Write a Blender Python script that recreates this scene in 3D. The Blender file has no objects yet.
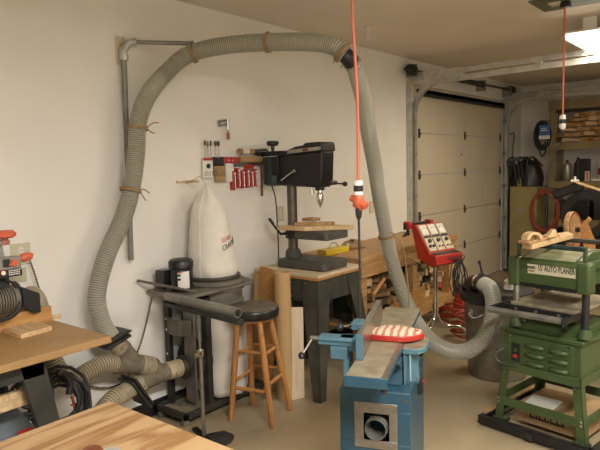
import bpy, math, random
from mathutils import Vector, Matrix, Quaternion
V = Vector; R = math.radians; PI = math.pi
random.seed(7)
S = bpy.context.scene; COL = S.collection

# ------------------------------------------------------------------ camera
YAW, PIT, ROLL = 0.6783054, 0.1002961, -0.024711770
CAM = V((3.112191, 0, 1.5956308)); FPX = 600.0
Fw = V((-math.sin(YAW)*math.cos(PIT), math.cos(YAW)*math.cos(PIT), -math.sin(PIT)))
_r = V((math.cos(YAW), math.sin(YAW), 0)); _u = _r.cross(Fw)
Rt = _r*math.cos(ROLL) + _u*math.sin(ROLL); Up = Rt.cross(Fw)
cd = bpy.data.cameras.new('camera'); co = bpy.data.objects.new('camera', cd); COL.objects.link(co)
co.matrix_world = Matrix(((Rt.x, Up.x, -Fw.x, CAM.x), (Rt.y, Up.y, -Fw.y, CAM.y), (Rt.z, Up.z, -Fw.z, CAM.z), (0, 0, 0, 1)))
cd.sensor_width = 36; cd.lens = 36*FPX/600; cd.clip_start = 0.05; S.camera = co

def ray(x, y): return Fw + Rt*((x-300)/FPX) - Up*((y-225)/FPX)
def on(x, y, ax, c):            # the place point seen at a pixel, on a real plane of the room
    d = ray(x, y); i = 'xyz'.index(ax); return CAM + d*((c-CAM[i])/d[i])
def dp(x, y, t): return CAM + ray(x, y)*t

# ------------------------------------------------------------------ materials
def new_mat(name):
    m = bpy.data.materials.new(name); m.use_nodes = True
    nt = m.node_tree; return m, nt, nt.nodes['Principled BSDF']
def mat(name, c, rough=.6, metal=0, var=0.0, scale=8, bump=0, bscale=60, c2=None, trans=0, sub=0):
    m, nt, b = new_mat(name); N = nt.nodes; L = nt.links
    b.inputs['Roughness'].default_value = rough; b.inputs['Metallic'].default_value = metal
    b.inputs['Base Color'].default_value = (*c, 1)
    tc = N.new('ShaderNodeTexCoord')
    if var or c2:
        n = N.new('ShaderNodeTexNoise'); n.inputs['Scale'].default_value = scale; n.inputs['Detail'].default_value = 6
        L.new(tc.outputs['Object'], n.inputs['Vector'])
        r = N.new('ShaderNodeValToRGB'); r.color_ramp.elements[0].position = .35; r.color_ramp.elements[1].position = .65
        a = c2 or tuple(x*(1-var) for x in c)
        r.color_ramp.elements[0].color = (*a, 1); r.color_ramp.elements[1].color = (*[min(1, x*(1+var*.4)) for x in c], 1)
        L.new(n.outputs['Fac'], r.inputs['Fac']); L.new(r.outputs['Color'], b.inputs['Base Color'])
    if bump:
        n2 = N.new('ShaderNodeTexNoise'); n2.inputs['Scale'].default_value = bscale; n2.inputs['Detail'].default_value = 4
        L.new(tc.outputs['Object'], n2.inputs['Vector'])
        bp = N.new('ShaderNodeBump'); bp.inputs['Strength'].default_value = bump; bp.inputs['Distance'].default_value = .01
        L.new(n2.outputs['Fac'], bp.inputs['Height']); L.new(bp.outputs['Normal'], b.inputs['Normal'])
    if trans: b.inputs['Transmission Weight'].default_value = trans
    return m
def wood(name, a, c, rough=.55, stretch=(1, 12, 12), scale=3, rings=6):
    m, nt, b = new_mat(name); N = nt.nodes; L = nt.links
    b.inputs['Roughness'].default_value = rough
    tc = N.new('ShaderNodeTexCoord'); mp = N.new('ShaderNodeMapping'); mp.inputs['Scale'].default_value = stretch
    L.new(tc.outputs['Object'], mp.inputs['Vector'])
    n = N.new('ShaderNodeTexNoise'); n.inputs['Scale'].default_value = scale; n.inputs['Detail'].default_value = 5; n.inputs['Distortion'].default_value = .6
    L.new(mp.outputs['Vector'], n.inputs['Vector'])
    mm = N.new('ShaderNodeMath'); mm.operation = 'MULTIPLY'; mm.inputs[1].default_value = rings; L.new(n.outputs['Fac'], mm.inputs[0])
    fr = N.new('ShaderNodeMath'); fr.operation = 'PINGPONG'; fr.inputs[1].default_value = 1; L.new(mm.outputs[0], fr.inputs[0])
    r = N.new('ShaderNodeValToRGB'); r.color_ramp.elements[0].color = (*a, 1); r.color_ramp.elements[1].color = (*c, 1)
    r.color_ramp.elements[0].position = .05; r.color_ramp.elements[1].position = .55
    L.new(fr.outputs[0], r.inputs['Fac']); L.new(r.outputs['Color'], b.inputs['Base Color'])
    return m

M = {}
M['wall'] = mat('wall_paint', (.82, .785, .72), .85, var=.05, scale=1.6, bump=.08, bscale=45)
M['ceil'] = mat('ceiling_paint', (.74, .66, .54), .5, var=.05, scale=1.1, bump=.05, bscale=30)
M['floor'] = mat('concrete_floor', (.36, .285, .175), .5, var=.16, scale=1.5, bump=.06, bscale=25)
M['door'] = mat('door_paint', (.66, .575, .43), .55, var=.05, scale=2)
M['galv'] = mat('galvanised_steel', (.55, .54, .50), .45, .6, var=.18, scale=14)
M['galvd'] = mat('dull_galvanised_steel', (.30, .29, .25), .36, .7, var=.3, scale=10)
M['pipe'] = mat('grey_pipe', (.24, .23, .20), .5, .3, var=.2, scale=9)
M['hose'] = mat('hose_plastic', (.37, .35, .28), .30, var=.1, scale=7)
M['hoseh'] = mat('tan_hose_plastic', (.34, .285, .185), .38, var=.15, scale=9)
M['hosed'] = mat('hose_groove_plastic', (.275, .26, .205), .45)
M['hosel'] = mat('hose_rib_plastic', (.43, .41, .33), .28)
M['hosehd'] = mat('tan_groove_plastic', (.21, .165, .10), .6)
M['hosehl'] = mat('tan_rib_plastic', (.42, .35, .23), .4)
M['dust'] = mat('dusty_brown_plastic', (.20, .165, .11), .75, var=.35, scale=14)
M['cream'] = mat('cream_collar', (.47, .38, .24), .6, var=.2, scale=12)
M['twine'] = mat('jute_twine', (.36, .235, .10), .9, var=.3, scale=80)
M['black'] = mat('black_paint', (.012, .012, .013), .4, var=.3, scale=12)
M['blackp'] = mat('black_plastic', (.02, .02, .022), .3)
M['rubber'] = mat('black_rubber', (.025, .024, .022), .6, var=.3, scale=20)
M['vinyl'] = mat('black_vinyl', (.018, .016, .016), .32, var=.25, scale=10)
M['vinyld'] = mat('dusty_black_vinyl', (.12, .095, .065), .6, var=.3, scale=20)
M['dsteel'] = mat('dark_grey_steel', (.040, .040, .033), .5, .2, var=.3, scale=9)
M['dsteel2'] = mat('grey_painted_steel', (.068, .066, .052), .5, .2, var=.3, scale=9)
M['cast'] = mat('dusty_cast_iron', (.085, .078, .062), .65, .1, var=.35, scale=14)
M['bed'] = mat('machined_iron', (.36, .30, .205), .45, .3, var=.25, scale=16)
M['fence'] = mat('polished_iron', (.30, .25, .19), .25, .8, var=.15, scale=16)
M['chrome'] = mat('chrome', (.75, .74, .72), .12, 1)
M['steel'] = mat('bare_steel', (.45, .43, .39), .3, .9, var=.15, scale=30)
M['blue'] = mat('blue_enamel', (.030, .085, .125), .35, var=.12, scale=7)
M['bluel'] = mat('pale_blue_enamel', (.08, .175, .225), .4, var=.12, scale=12)
M['green'] = mat('green_enamel', (.060, .092, .032), .35, var=.15, scale=7)
M['greend'] = mat('dusty_green_enamel', (.27, .28, .15), .6, var=.3, scale=10)
M['dgreen'] = mat('dark_green_paint', (.016, .038, .034), .35, var=.3, scale=10)
M['red'] = mat('red_enamel', (.44, .028, .016), .38, var=.12, scale=10)
M['redp'] = mat('red_plastic', (.44, .032, .03), .35)
M['orange'] = mat('orange_plastic', (.62, .125, .055), .45)
M['cord'] = mat('orange_cord', (.62, .155, .085), .5)
M['white'] = mat('white_plastic', (.80, .77, .70), .45)
M['paper'] = mat('white_paper', (.78, .75, .68), .8, var=.06, scale=12)
M['ivory'] = mat('ivory_plate', (.60, .54, .38), .45)
M['grey'] = mat('grey_metal_box', (.27, .26, .23), .45, .2)
M['canvas'] = mat('cream_canvas', (.76, .71, .62), .92, var=.07, scale=9, bump=.15, bscale=35)
M['plastbag'] = mat('milky_plastic_bag', (.66, .60, .52), .5, var=.06, scale=4, bump=.6, bscale=6)
M['stoolw'] = wood('stool_wood', (.36, .155, .045), (.50, .235, .075), .4, (10, 10, 1), 3, 4)
M['ply'] = wood('fir_plywood', (.25, .125, .045), (.40, .255, .12), .6, (5, .7, 5), 1.7, 7)
M['dpply'] = wood('dusty_plywood', (.55, .44, .28), (.66, .54, .36), .7, (1, 6, 6), 2, 3)
M['olsteel'] = mat('dusty_grey_steel', (.17, .155, .12), .55, .2, var=.25, scale=10)
M['dustyplate'] = mat('sawdust_covered_plate', (.26, .215, .14), .9, var=.3, scale=18)
M['dcol'] = mat('dark_column_steel', (.14, .12, .095), .3, .7, var=.2, scale=10)
M['plyp'] = wood('plain_plywood', (.55, .38, .20), (.66, .47, .26), .6, (1, 6, 6), 2, 4)
M['table'] = wood('particle_table_top', (.33, .19, .075), (.38, .225, .09), .55, (3, 1, 3), 4, 3)
M['oak'] = wood('orange_stained_board', (.43, .205, .06), (.52, .27, .09), .5, (8, 1, 8), 3, 4)
M['pine'] = wood('pale_pine', (.55, .36, .18), (.70, .50, .28), .6, (1, 8, 8), 4, 4)
M['pinev'] = wood('upright_pale_board', (.55, .42, .28), (.63, .50, .35), .6, (8, 8, 1), 3, 3)
M['bench'] = wood('bench_wood', (.40, .22, .085), (.56, .335, .14), .5, (10, 1, 10), 3, 4)
M['scrap'] = wood('scrap_wood', (.34, .19, .08), (.55, .34, .155), .65, (4, 4, 4), 4, 4)
M['card'] = mat('cardboard', (.42, .265, .125), .85, var=.12, scale=6)
M['tube'] = mat('kraft_tube', (.50, .315, .145), .7, var=.08, scale=5)
M['shelf'] = mat('shelf_lumber', (.30, .23, .115), .75, var=.2, scale=5)
M['yellow'] = mat('yellow_plastic', (.70, .50, .03), .4)
M['mustard'] = mat('mustard_cabinet', (.33, .26, .105), .6, var=.15, scale=5)
M['leather'] = mat('tan_leather', (.30, .20, .09), .8, var=.4, scale=14)
M['olive'] = mat('olive_ceiling_plate', (.15, .16, .11), .5, .3)
M['bluecard'] = mat('blue_card', (.05, .14, .42), .5)
M['base'] = mat('black_baseboard', (.012, .011, .011), .5)
M['copper'] = mat('copper', (.36, .12, .055), .4, .8, var=.3, scale=18)
M['wallb'] = M['wall']
M['socket'] = mat('dark_slots', (.03, .025, .02), .5)
M['skin'] = mat('bottle_grey', (.33, .31, .26), .3, .5, var=.1)
M['redh'] = mat('red_air_hose', (.30, .045, .02), .4)
M['bluejean'] = mat('grey_blue_canvas', (.14, .17, .185), .85, var=.35, scale=8)
M['inkred'] = mat('red_ink', (.62, .10, .07), .7); M['inkblack'] = mat('black_ink', (.03, .025, .02), .7)
def emis(name, c, s):
    m, nt, b = new_mat(name); b.inputs['Base Color'].default_value = (*c, 1)
    b.inputs['Emission Color'].default_value = (*c, 1); b.inputs['Emission Strength'].default_value = s; return m
M['tubeglow'] = emis('fluorescent_tube', (1, .95, .82), 9)
M['neon'] = emis('switch_glow', (1, .35, .25), 1.2)
m, nt, b = new_mat('striped_pad'); N = nt.nodes; L = nt.links       # red stripes worn on a cream top
tc = N.new('ShaderNodeTexCoord'); w = N.new('ShaderNodeTexWave'); w.inputs['Scale'].default_value = 9.5; w.inputs['Distortion'].default_value = 1.6
w.inputs['Detail Scale'].default_value = 3; L.new(tc.outputs['Object'], w.inputs['Vector'])
r = N.new('ShaderNodeValToRGB'); r.color_ramp.elements[0].color = (.52, .22, .15, 1); r.color_ramp.elements[1].color = (.72, .60, .45, 1)
r.color_ramp.elements[0].position = .25; r.color_ramp.elements[1].position = .5
L.new(w.outputs['Fac'], r.inputs['Fac']); L.new(r.outputs['Color'], b.inputs['Base Color']); b.inputs['Roughness'].default_value = .7; M['pad'] = m
m, nt, b = new_mat('twisted_cord'); N = nt.nodes; L = nt.links      # black cord with tan flecks
tc = N.new('ShaderNodeTexCoord'); w = N.new('ShaderNodeTexWave'); w.bands_direction = 'Z'; w.inputs['Scale'].default_value = 22; L.new(tc.outputs['Object'], w.inputs['Vector'])
r = N.new('ShaderNodeValToRGB'); r.color_ramp.elements[0].color = (.02, .016, .012, 1); r.color_ramp.elements[1].color = (.40, .30, .18, 1); r.color_ramp.elements[0].position = .45
L.new(w.outputs['Fac'], r.inputs['Fac']); L.new(r.outputs['Color'], b.inputs['Base Color']); M['flex'] = m

# ------------------------------------------------------------------ mesh builder
def rotm(rx=0, ry=0, rz=0): return Matrix.Rotation(rz, 4, 'Z') @ Matrix.Rotation(ry, 4, 'Y') @ Matrix.Rotation(rx, 4, 'X')
def frames(P):
    T = []
    for i in range(len(P)):
        T.append((P[min(i+1, len(P)-1)]-P[max(i-1, 0)]).normalized())
    a = V((0, 0, 1)) if abs(T[0].z) < .9 else V((1, 0, 0))
    n = (a-T[0]*a.dot(T[0])).normalized(); out = []
    for i, t in enumerate(T):
        n = (n-t*n.dot(t)).normalized(); out.append((t, n, t.cross(n)))
    return out
def spline(pts, k=8):
    P = [V(p) for p in pts]; Q = [P[0]*2-P[1]]+P+[P[-1]*2-P[-2]]; o = []
    for i in range(1, len(Q)-2):
        for j in range(k):
            t = j/k; a, b, c, d = Q[i-1:i+3]
            o.append(.5*((2*b)+(c-a)*t+(2*a-5*b+4*c-d)*t*t+(3*b-a-3*c+d)*t**3))
    o.append(P[-1]); return o
def resample(P, step):
    L = [0]
    for i in range(1, len(P)): L.append(L[-1]+(P[i]-P[i-1]).length)
    n = max(2, int(L[-1]/step)); o = []; j = 0
    for i in range(n+1):
        s = L[-1]*i/n
        while j < len(P)-2 and L[j+1] < s: j += 1
        t = (s-L[j])/max(1e-9, L[j+1]-L[j]); o.append(P[j].lerp(P[j+1], min(1, t)))
    return o
class MB:
    def __init__(s): s.v = []; s.f = []; s.m = []; s.mats = []; s.cur = 0
    def use(s, k):
        if k not in s.mats: s.mats.append(k)
        s.cur = s.mats.index(k); return s
    def add(s, vs, fs):
        o = len(s.v); s.v += [V(v) for v in vs]; s.f += [tuple(i+o for i in f) for f in fs]; s.m += [s.cur]*len(fs); return s
    def box(s, x0, y0, z0, x1, y1, z1, rot=None, piv=None):
        vs = [V((x, y, z)) for z in (z0, z1) for y in (y0, y1) for x in (x0, x1)]
        if rot is not None:
            c = V(piv) if piv is not None else V(((x0+x1)/2, (y0+y1)/2, (z0+z1)/2))
            vs = [rot @ (v-c)+c for v in vs]
        return s.add(vs, [(0, 2, 3, 1), (4, 5, 7, 6), (0, 1, 5, 4), (2, 6, 7, 3), (0, 4, 6, 2), (1, 3, 7, 5)])
    def bar(s, p, q, w, h, up=(0, 0, 1)):                   # rectangular bar from p to q
        p = V(p); q = V(q); t = (q-p).normalized(); up = V(up)
        if abs(t.dot(up)) > .99: up = V((1, 0, 0))
        a = t.cross(up).normalized()*w/2; b = a.cross(t).normalized()*h/2
        return s.add([p-a-b, p+a-b, p+a+b, p-a+b, q-a-b, q+a-b, q+a+b, q-a+b], [(0, 1, 2, 3), (7, 6, 5, 4), (0, 4, 5, 1), (1, 5, 6, 2), (2, 6, 7, 3), (3, 7, 4, 0)])
    def sweep(s, P, rad, seg=12, cap=True, closed=False):
        P = [V(p) for p in P]; fr = frames(P); o = []
        for i, (p, (t, n, b)) in enumerate(zip(P, fr)):
            r = rad[i] if isinstance(rad, (list, tuple)) else rad
            o += [p+(n*math.cos(2*PI*k/seg)+b*math.sin(2*PI*k/seg))*r for k in range(seg)]
        fs = []
        m = len(P)
        for i in range(m-1):
            for k in range(seg):
                a = i*seg+k; c = i*seg+(k+1) % seg; fs.append((a, c, c+seg, a+seg))
        if cap: fs += [tuple(range(seg-1, -1, -1)), tuple(range((m-1)*seg, m*seg))]
        return s.add(o, fs)
    def cyl(s, p, q, r, r2=None, seg=20, cap=True):
        return s.sweep([p, q], [r, r if r2 is None else r2], seg, cap)
    def rev(s, prof, c=(0, 0, 0), ax=(0, 0, 1), seg=28, arc=None, sx=1, sy=1):      # profile of (radius, height)
        ax = V(ax).normalized(); c = V(c); a = V((0, 0, 1)) if abs(ax.z) < .9 else V((1, 0, 0))
        n = (a-ax*a.dot(ax)).normalized(); b = ax.cross(n); o = []
        for r, h in prof: o += [c+ax*h+(n*math.cos(2*PI*k/seg)*sx+b*math.sin(2*PI*k/seg)*sy)*r for k in range(seg)]
        fs = [(i*seg+k, i*seg+(k+1) % seg, (i+1)*seg+(k+1) % seg, (i+1)*seg+k) for i in range(len(prof)-1) for k in range(seg)]
        if prof[0][0] > 1e-6: fs.append(tuple(range(seg-1, -1, -1)))
        if prof[-1][0] > 1e-6: fs.append(tuple(range((len(prof)-1)*seg, len(prof)*seg)))
        return s.add(o, fs)
    def ring(s, c, ax, R0, r, seg=32, k=10):
        ax = V(ax).normalized(); a = V((0, 0, 1)) if abs(ax.z) < .9 else V((1, 0, 0)); n = (a-ax*a.dot(ax)).normalized(); b = ax.cross(n); c = V(c)
        o = []
        for i in range(seg):
            d = n*math.cos(2*PI*i/seg)+b*math.sin(2*PI*i/seg)
            o += [c+d*(R0+r*math.cos(2*PI*j/k))+ax*(r*math.sin(2*PI*j/k)) for j in range(k)]
        return s.add(o, [(i*k+j, ((i+1) % seg)*k+j, ((i+1) % seg)*k+(j+1) % k, i*k+(j+1) % k) for i in range(seg) for j in range(k)])
    def annulus(s, c, ax, r0, r1, h, seg=32):
        ax = V(ax).normalized(); a = V((0, 0, 1)) if abs(ax.z) < .9 else V((1, 0, 0)); n = (a-ax*a.dot(ax)).normalized(); b = ax.cross(n); c = V(c); o = []
        for (r, z) in ((r0, 0), (r1, 0), (r1, h), (r0, h)): o += [c+ax*z+(n*math.cos(2*PI*k/seg)+b*math.sin(2*PI*k/seg))*r for k in range(seg)]
        return s.add(o, [((i*seg+k), (i*seg+(k+1) % seg), (((i+1) % 4)*seg+(k+1) % seg), (((i+1) % 4)*seg+k)) for i in range(4) for k in range(seg)])
    def prism(s, poly, z0, z1, mtx=None):                   # 2-D outline extruded, then placed by mtx
        n = len(poly); vs = [V((x, y, z)) for z in (z0, z1) for x, y in poly]
        if mtx is not None: vs = [mtx @ v for v in vs]
        return s.add(vs, [tuple(range(n-1, -1, -1)), tuple(range(n, 2*n))]+[(i, (i+1) % n, n+(i+1) % n, n+i) for i in range(n)])
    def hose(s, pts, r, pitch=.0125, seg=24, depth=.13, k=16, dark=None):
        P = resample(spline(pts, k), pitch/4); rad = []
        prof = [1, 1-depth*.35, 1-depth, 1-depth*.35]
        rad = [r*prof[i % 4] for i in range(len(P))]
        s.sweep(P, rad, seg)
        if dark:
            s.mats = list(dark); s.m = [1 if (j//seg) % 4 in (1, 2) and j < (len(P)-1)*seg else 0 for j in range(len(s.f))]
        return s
BASES = {}
def build(name, mb, mk, parent=None, loc=None, mtx=None, bevel=0, smooth=38, label=None, world=False, kind=None, bseg=2):
    """ONE mesh object. Coordinates are the parent's own (local) unless world=True."""
    vs = mb.v
    if mtx is not None: vs = [mtx @ v for v in vs]
    o_m = BASES.get(parent.name) if parent is not None else None
    if parent is not None and world: inv = o_m.inverted(); vs = [inv @ v for v in vs]
    if parent is None and loc is not None: vs = [v-V(loc) for v in vs]
    me = bpy.data.meshes.new(name); me.from_pydata([tuple(v) for v in vs], [], mb.f)
    if mb.mats:
        for k in mb.mats: me.materials.append(M[k])
        me.polygons.foreach_set('material_index', mb.m)
    else: me.materials.append(M[mk])
    me.validate(); me.update(); me.shade_smooth(); me.set_sharp_from_angle(angle=R(smooth))
    import bmesh
    bm = bmesh.new(); bm.from_mesh(me); bmesh.ops.recalc_face_normals(bm, faces=bm.faces); bm.to_mesh(me); bm.free()
    o = bpy.data.objects.new(name, me); COL.objects.link(o)
    if parent is not None: o.parent = parent; BASES[o.name] = o_m
    else:
        l = V(loc) if loc is not None else V((0, 0, 0)); o.location = l; BASES[o.name] = Matrix.Translation(l)
    if bevel:
        bv = o.modifiers.new('bevel', 'BEVEL'); bv.width = bevel; bv.segments = bseg; bv.limit_method = 'ANGLE'; bv.angle_limit = R(35); bv.harden_normals = False
    if label: o['label'] = label
    if kind: o['kind'] = kind
    return o
def thing(name, label, cat, loc=(0, 0, 0), rz=0, group=None, kind=None):
    o = bpy.data.objects.new(name, None); COL.objects.link(o); o.location = loc; o.rotation_euler = (0, 0, rz); o.empty_display_size = .05
    BASES[o.name] = Matrix.Translation(V(loc)) @ Matrix.Rotation(rz, 4, 'Z')
    return tag(o, label, cat, group, kind)
def tag(o, label, cat, group=None, kind=None):
    o['label'] = label; o['category'] = cat
    if group: o['group'] = group
    if kind: o['kind'] = kind
    return o
def struct(name, mb, mk, **k):
    o = build(name, mb, mk, **k); o['kind'] = 'structure'; return o
def text_mb(string, size, mtx, extrude=.001, bend=None, sx=1, bold=0):
    cu = bpy.data.curves.new('t', 'FONT'); cu.body = string; cu.size = size; cu.extrude = extrude; cu.resolution_u = 2; cu.offset = bold
    cu.align_x = 'LEFT'; cu.align_y = 'BOTTOM'
    o = bpy.data.objects.new('t', cu); COL.objects.link(o)
    me = bpy.data.meshes.new_from_object(o.evaluated_get(bpy.context.evaluated_depsgraph_get()))
    mb = MB(); vs = [V((v.co.x*sx, v.co.y, v.co.z)) for v in me.vertices]
    vs = [bend(v) for v in vs] if bend else [mtx @ v for v in vs]
    mb.add(vs, [tuple(p.vertices) for p in me.polygons])
    bpy.data.objects.remove(o); bpy.data.curves.remove(cu); bpy.data.meshes.remove(me); return mb
def B(): return MB()

# ------------------------------------------------------------------ the room
CZ, BY = 2.671, 9.22
DY0, DY1, DZ = 5.90, 8.49, 2.42
mb = B(); T = .12
mb.box(-T, -1.2, 0, 0, DY0, CZ); mb.box(-T, DY1, 0, 0, BY, CZ); mb.box(-T, DY0, DZ, 0, DY1, CZ)
struct('wall_left', mb, 'wall')
struct('wall_back', B().box(-T, BY, 0, 5.2, BY+T, CZ), 'wall')
struct('wall_right', B().box(5.2, -1.2, 0, 5.2+T, BY+T, CZ), 'wall')
struct('wall_front', B().box(-T, -1.2-T, 0, 5.2+T, -1.2, CZ), 'wall')
struct('floor', B().box(-T, -1.2-T, -.1, 5.2+T, BY+T, 0), 'floor')
struct('ceiling', B().box(-T, -1.2-T, CZ, 5.2+T, BY+T, CZ+.1), 'ceil')
struct('baseboard_left', B().box(0, -1.2, 0, .008, DY0-.06, .105), 'base', bevel=.002)
# overhead garage door, five sections
d = thing('door_1', 'cream sectional overhead garage door in the long white wall', 'garage door', (-.04, 5.95, 0)); d['kind'] = 'structure'
js = [0.012, .533, .991, 1.448, 1.905, 2.42]
for i in range(5):
    s = B().box(-.05, 5.915, js[i]+.002, -.012, 8.475, js[i+1]-.003)
    build('door_panel', s, 'door', d, world=True, bevel=.004)
for y in (5.99, 7.20, 8.40):
    for z in js[1:5]:
        h = B().box(-.012, y-.022, z-.05, -.006, y+.022, z+.05).cyl((-.004, y-.028, z), (-.004, y+.028, z), .008, seg=8)
        h.add([(-.006, y-.014, z-.045), (-.006, y+.014, z-.045), (.02, y, z)], [(0, 1, 2), (2, 1, 0)])
        build('hinge', h, 'dsteel2', d, world=True)
build('lock_hole', B().cyl((-.013, 7.10, 1.67), (-.008, 7.10, 1.67), .012, seg=12).cyl((-.013, 7.10, 1.715), (-.008, 7.10, 1.715), .006, seg=8), 'black', d, world=True)
build('top_strut', B().box(-.012, 5.93, 2.335, .03, 8.46, 2.375).box(.02, 5.93, 2.30, .03, 8.46, 2.375), 'dsteel', d, world=True)
struct('trim_1', B().box(-.002, DY0-.06, 0, .008, DY0, DZ).box(-.002, DY1, 0, .008, DY1+.05, DZ), 'door')
# tracks
def track(y, lab, sgn):
    t = thing('door_track', lab, 'door track', (.06, y, 0), 0, 'garage door tracks')
    z1, rr = 2.09, .32
    path = [V((.06, y, .03)), V((.06, y, z1))]
    for k in range(1, 9):
        a = PI/2*k/8; path.append(V((.06+rr*(1-math.cos(a)), y, z1+rr*math.sin(a))))
    path.append(V((3.6, y, z1+rr+.06)))
    m = B()
    for i in range(len(path)-1):
        p, q = path[i], path[i+1]; m.bar(p, q, .028 if 0 else .05, .006, (0, 1, 0)) if 0 else None
    # C-section: web plus two rolled lips
    for off, w, h in ((0, .006, .056),):
        pass
    for i in range(len(path)-1):
        p, q = path[i], path[i+1]; tdir = (q-p).normalized(); nrm = tdir.cross(V((0, 1, 0))).normalized()
        m.bar(p+V((0, sgn*.022, 0)), q+V((0, sgn*.022, 0)), .004, .05, nrm)
        m.bar(p+nrm*.025, q+nrm*.025, .046, .005, nrm); m.bar(p-nrm*.025, q-nrm*.025, .046, .005, nrm)
    build('rail', m, 'galv', t, world=True)
    a = B().bar((.012, y+sgn*.03, .05), (.012, y+sgn*.03, 2.45), .06, .004, (1, 0, 0)).bar((.035, y+sgn*.055, .05), (.035, y+sgn*.055, 2.45), .004, .07, (1, 0, 0))
    build('wall_angle', a, 'galv', t, world=True, bevel=.001)
    h = B().bar((.04, y+sgn*.045, 2.470), (3.6, y+sgn*.045, 2.53), .004, .05).bar((.04, y+sgn*.02, 2.493), (3.6, y+sgn*.02, 2.553), .05, .004)
    h.bar((.05, y+sgn*.045, 2.47), (.62, y+sgn*.045, 2.465), .006, .09)
    for x in (.5, 1.3, 2.2): h.box(x, y-.03, 2.41, x+.06, y+.03, 2.52)
    build('top_angle', h, 'galv', t, world=True, bevel=.001)
    for z in (.3, .75, 1.2, 1.65, 2.1):
        b = B()
        b.box(.012, y-.02, z, .05, y+sgn*.05, z+.05) if sgn > 0 else b.box(.012, y+sgn*.05, z, .05, y+.02, z+.05)
        b.cyl((.075, y-sgn*.0, z+.025), (.095, y, z+.025), .009, seg=8)
        build('bracket', b, 'galvd', t, world=True)
track(5.74, 'galvanised garage door track at the door edge beside the drill press wall', -1)
track(8.46, 'galvanised garage door track at the door edge nearest the room corner', 1)
t = thing('torsion_shaft', 'steel shaft with springs and cable drums above the garage door', 'door shaft', (.10, 5.7, 2.585))
build('shaft', B().cyl((.10, 5.48, 2.53), (.10, 8.58, 2.56), .014, seg=12), 'dsteel2', t, world=True)
for y, z in ((5.62, 2.532), (8.52, 2.558)):
    build('cable_drum', B().rev([(.03, -.035), (.058, -.03), (.048, -.02), (.046, .02), (.058, .03), (.03, .035)], (.10, y, z), (0, 1, 0)), 'dsteel', t, world=True)
m = B(); P = []
for k in range(600):
    a = 2*PI*k/12; P.append(V((.10+.027*math.cos(a), 6.65+.85*k/600, 2.543+.027*math.sin(a))))
build('spring', B().sweep(P, .005, 5), 'dsteel', t, world=True)
for yy in (5.68, 8.45, 7.51): build('bearing_plate', B().box(.0, yy, 2.47, .13, yy+.006, 2.60), 'galvd', t, world=True)
# ceiling things
pl = thing('ceiling_plate', 'olive metal box plate on the ceiling where the far orange cord hangs', 'ceiling plate', (1.90, 4.46, CZ))
build('plate', B().box(1.70, 4.30, CZ-.012, 2.12, 4.66, CZ-.0005), 'olive', pl, world=True, bevel=.003)
build('receptacle', B().box(1.80, 4.40, CZ-.022, 1.88, 4.50, CZ-.012), 'ivory', pl, world=True, bevel=.002)
hk = thing('ceiling_hook', 'small white hook and toggle hanging from the ceiling by the hose', 'hook', on(368, 25, 'z', CZ))
h0 = on(368, 25, 'z', CZ)
build('toggle', B().cyl(h0+V((-.06, .01, -.012)), h0+V((.05, -.01, -.012)), .005, seg=8), 'ceil', hk, world=True)
build('chain', B().ring(h0+V((0, 0, -.03)), (1, 0, 0), .014, .004, 12, 6).ring(h0+V((0, 0, -.052)), (0, 1, 0), .014, .004, 12, 6).ring(h0+V((0, 0, -.075)), (1, 0, 0), .014, .004, 12, 6).ring(h0+V((0, 0, -.10)), (0, 1, 0), .016, .005, 12, 6), 'white', hk, world=True)
# fluorescent fixtures (the far one is in view, the others light the near half of the room)
def fixture(x, y, lab, along='y', watts=30, col=(1, .93, .80), tubes=4, W=.36, ztop=2.52, group='ceiling fluorescent lights', ln=1.25):
    t = thing('fluorescent_light', lab, 'ceiling light', (x, y, ztop), 0, group)
    L_ = ln
    hs = B().prism([(-W/2, 0), (-W/2+.03, .045), (W/2-.03, .045), (W/2, 0), (W/2-.015, 0), (W/2-.04, .03), (-W/2+.04, .03), (-W/2+.015, 0)], 0, L_, Matrix(((1, 0, 0, x), (0, 0, 1, y), (0, 1, 0, ztop), (0, 0, 0, 1))))
    build('housing', hs, 'white', t, world=True)
    for k in range(tubes):
        xx = x-W/2+.06+k*(W-.12)/(tubes-1)
        build('lamp_tube', B().cyl((xx, y+.01, ztop-.005), (xx, y+L_-.01, ztop-.005), .019, seg=12), 'tubeglow', t, world=True)
    for yy in (y+.15, y+L_-.15):
        build('hanger', B().box(x-.05, yy-.05, ztop+.045, x+.05, yy-.045, CZ), 'white', t, world=True)
    la = bpy.data.lights.new('tube_light', 'AREA'); la.shape = 'RECTANGLE'; la.size = W; la.size_y = L_; la.energy = watts; la.color = col
    lo = bpy.data.objects.new('tube_light', la); COL.objects.link(lo); lo.location = (x, y+L_/2, ztop-.032); lo.parent = None
    return t
fixture(1.90, 5.02, 'bright fluorescent fixture hanging from the ceiling above the trash can', watts=22, col=(1, .84, .58))
fixture(3.3, .1, 'fluorescent shop light over the saw tables, out of the picture', watts=112, col=(.98, .98, .97))
fixture(3.6, 2.9, 'fluorescent shop light over the open floor, out of the picture', watts=42, col=(1, .94, .85))
def area(x, y, z, e): pass
# world
wd = bpy.data.worlds.new('world'); S.world = wd; wd.use_nodes = True
wd.node_tree.nodes['Background'].inputs[0].default_value = (.6, .7, 1, 1); wd.node_tree.nodes['Background'].inputs[1].default_value = .3
S.view_settings.view_transform = 'Standard'; S.view_settings.look = 'None'; S.view_settings.gamma = 1; S.view_settings.use_curve_mapping = False
S.view_settings.exposure = 0.13

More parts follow.
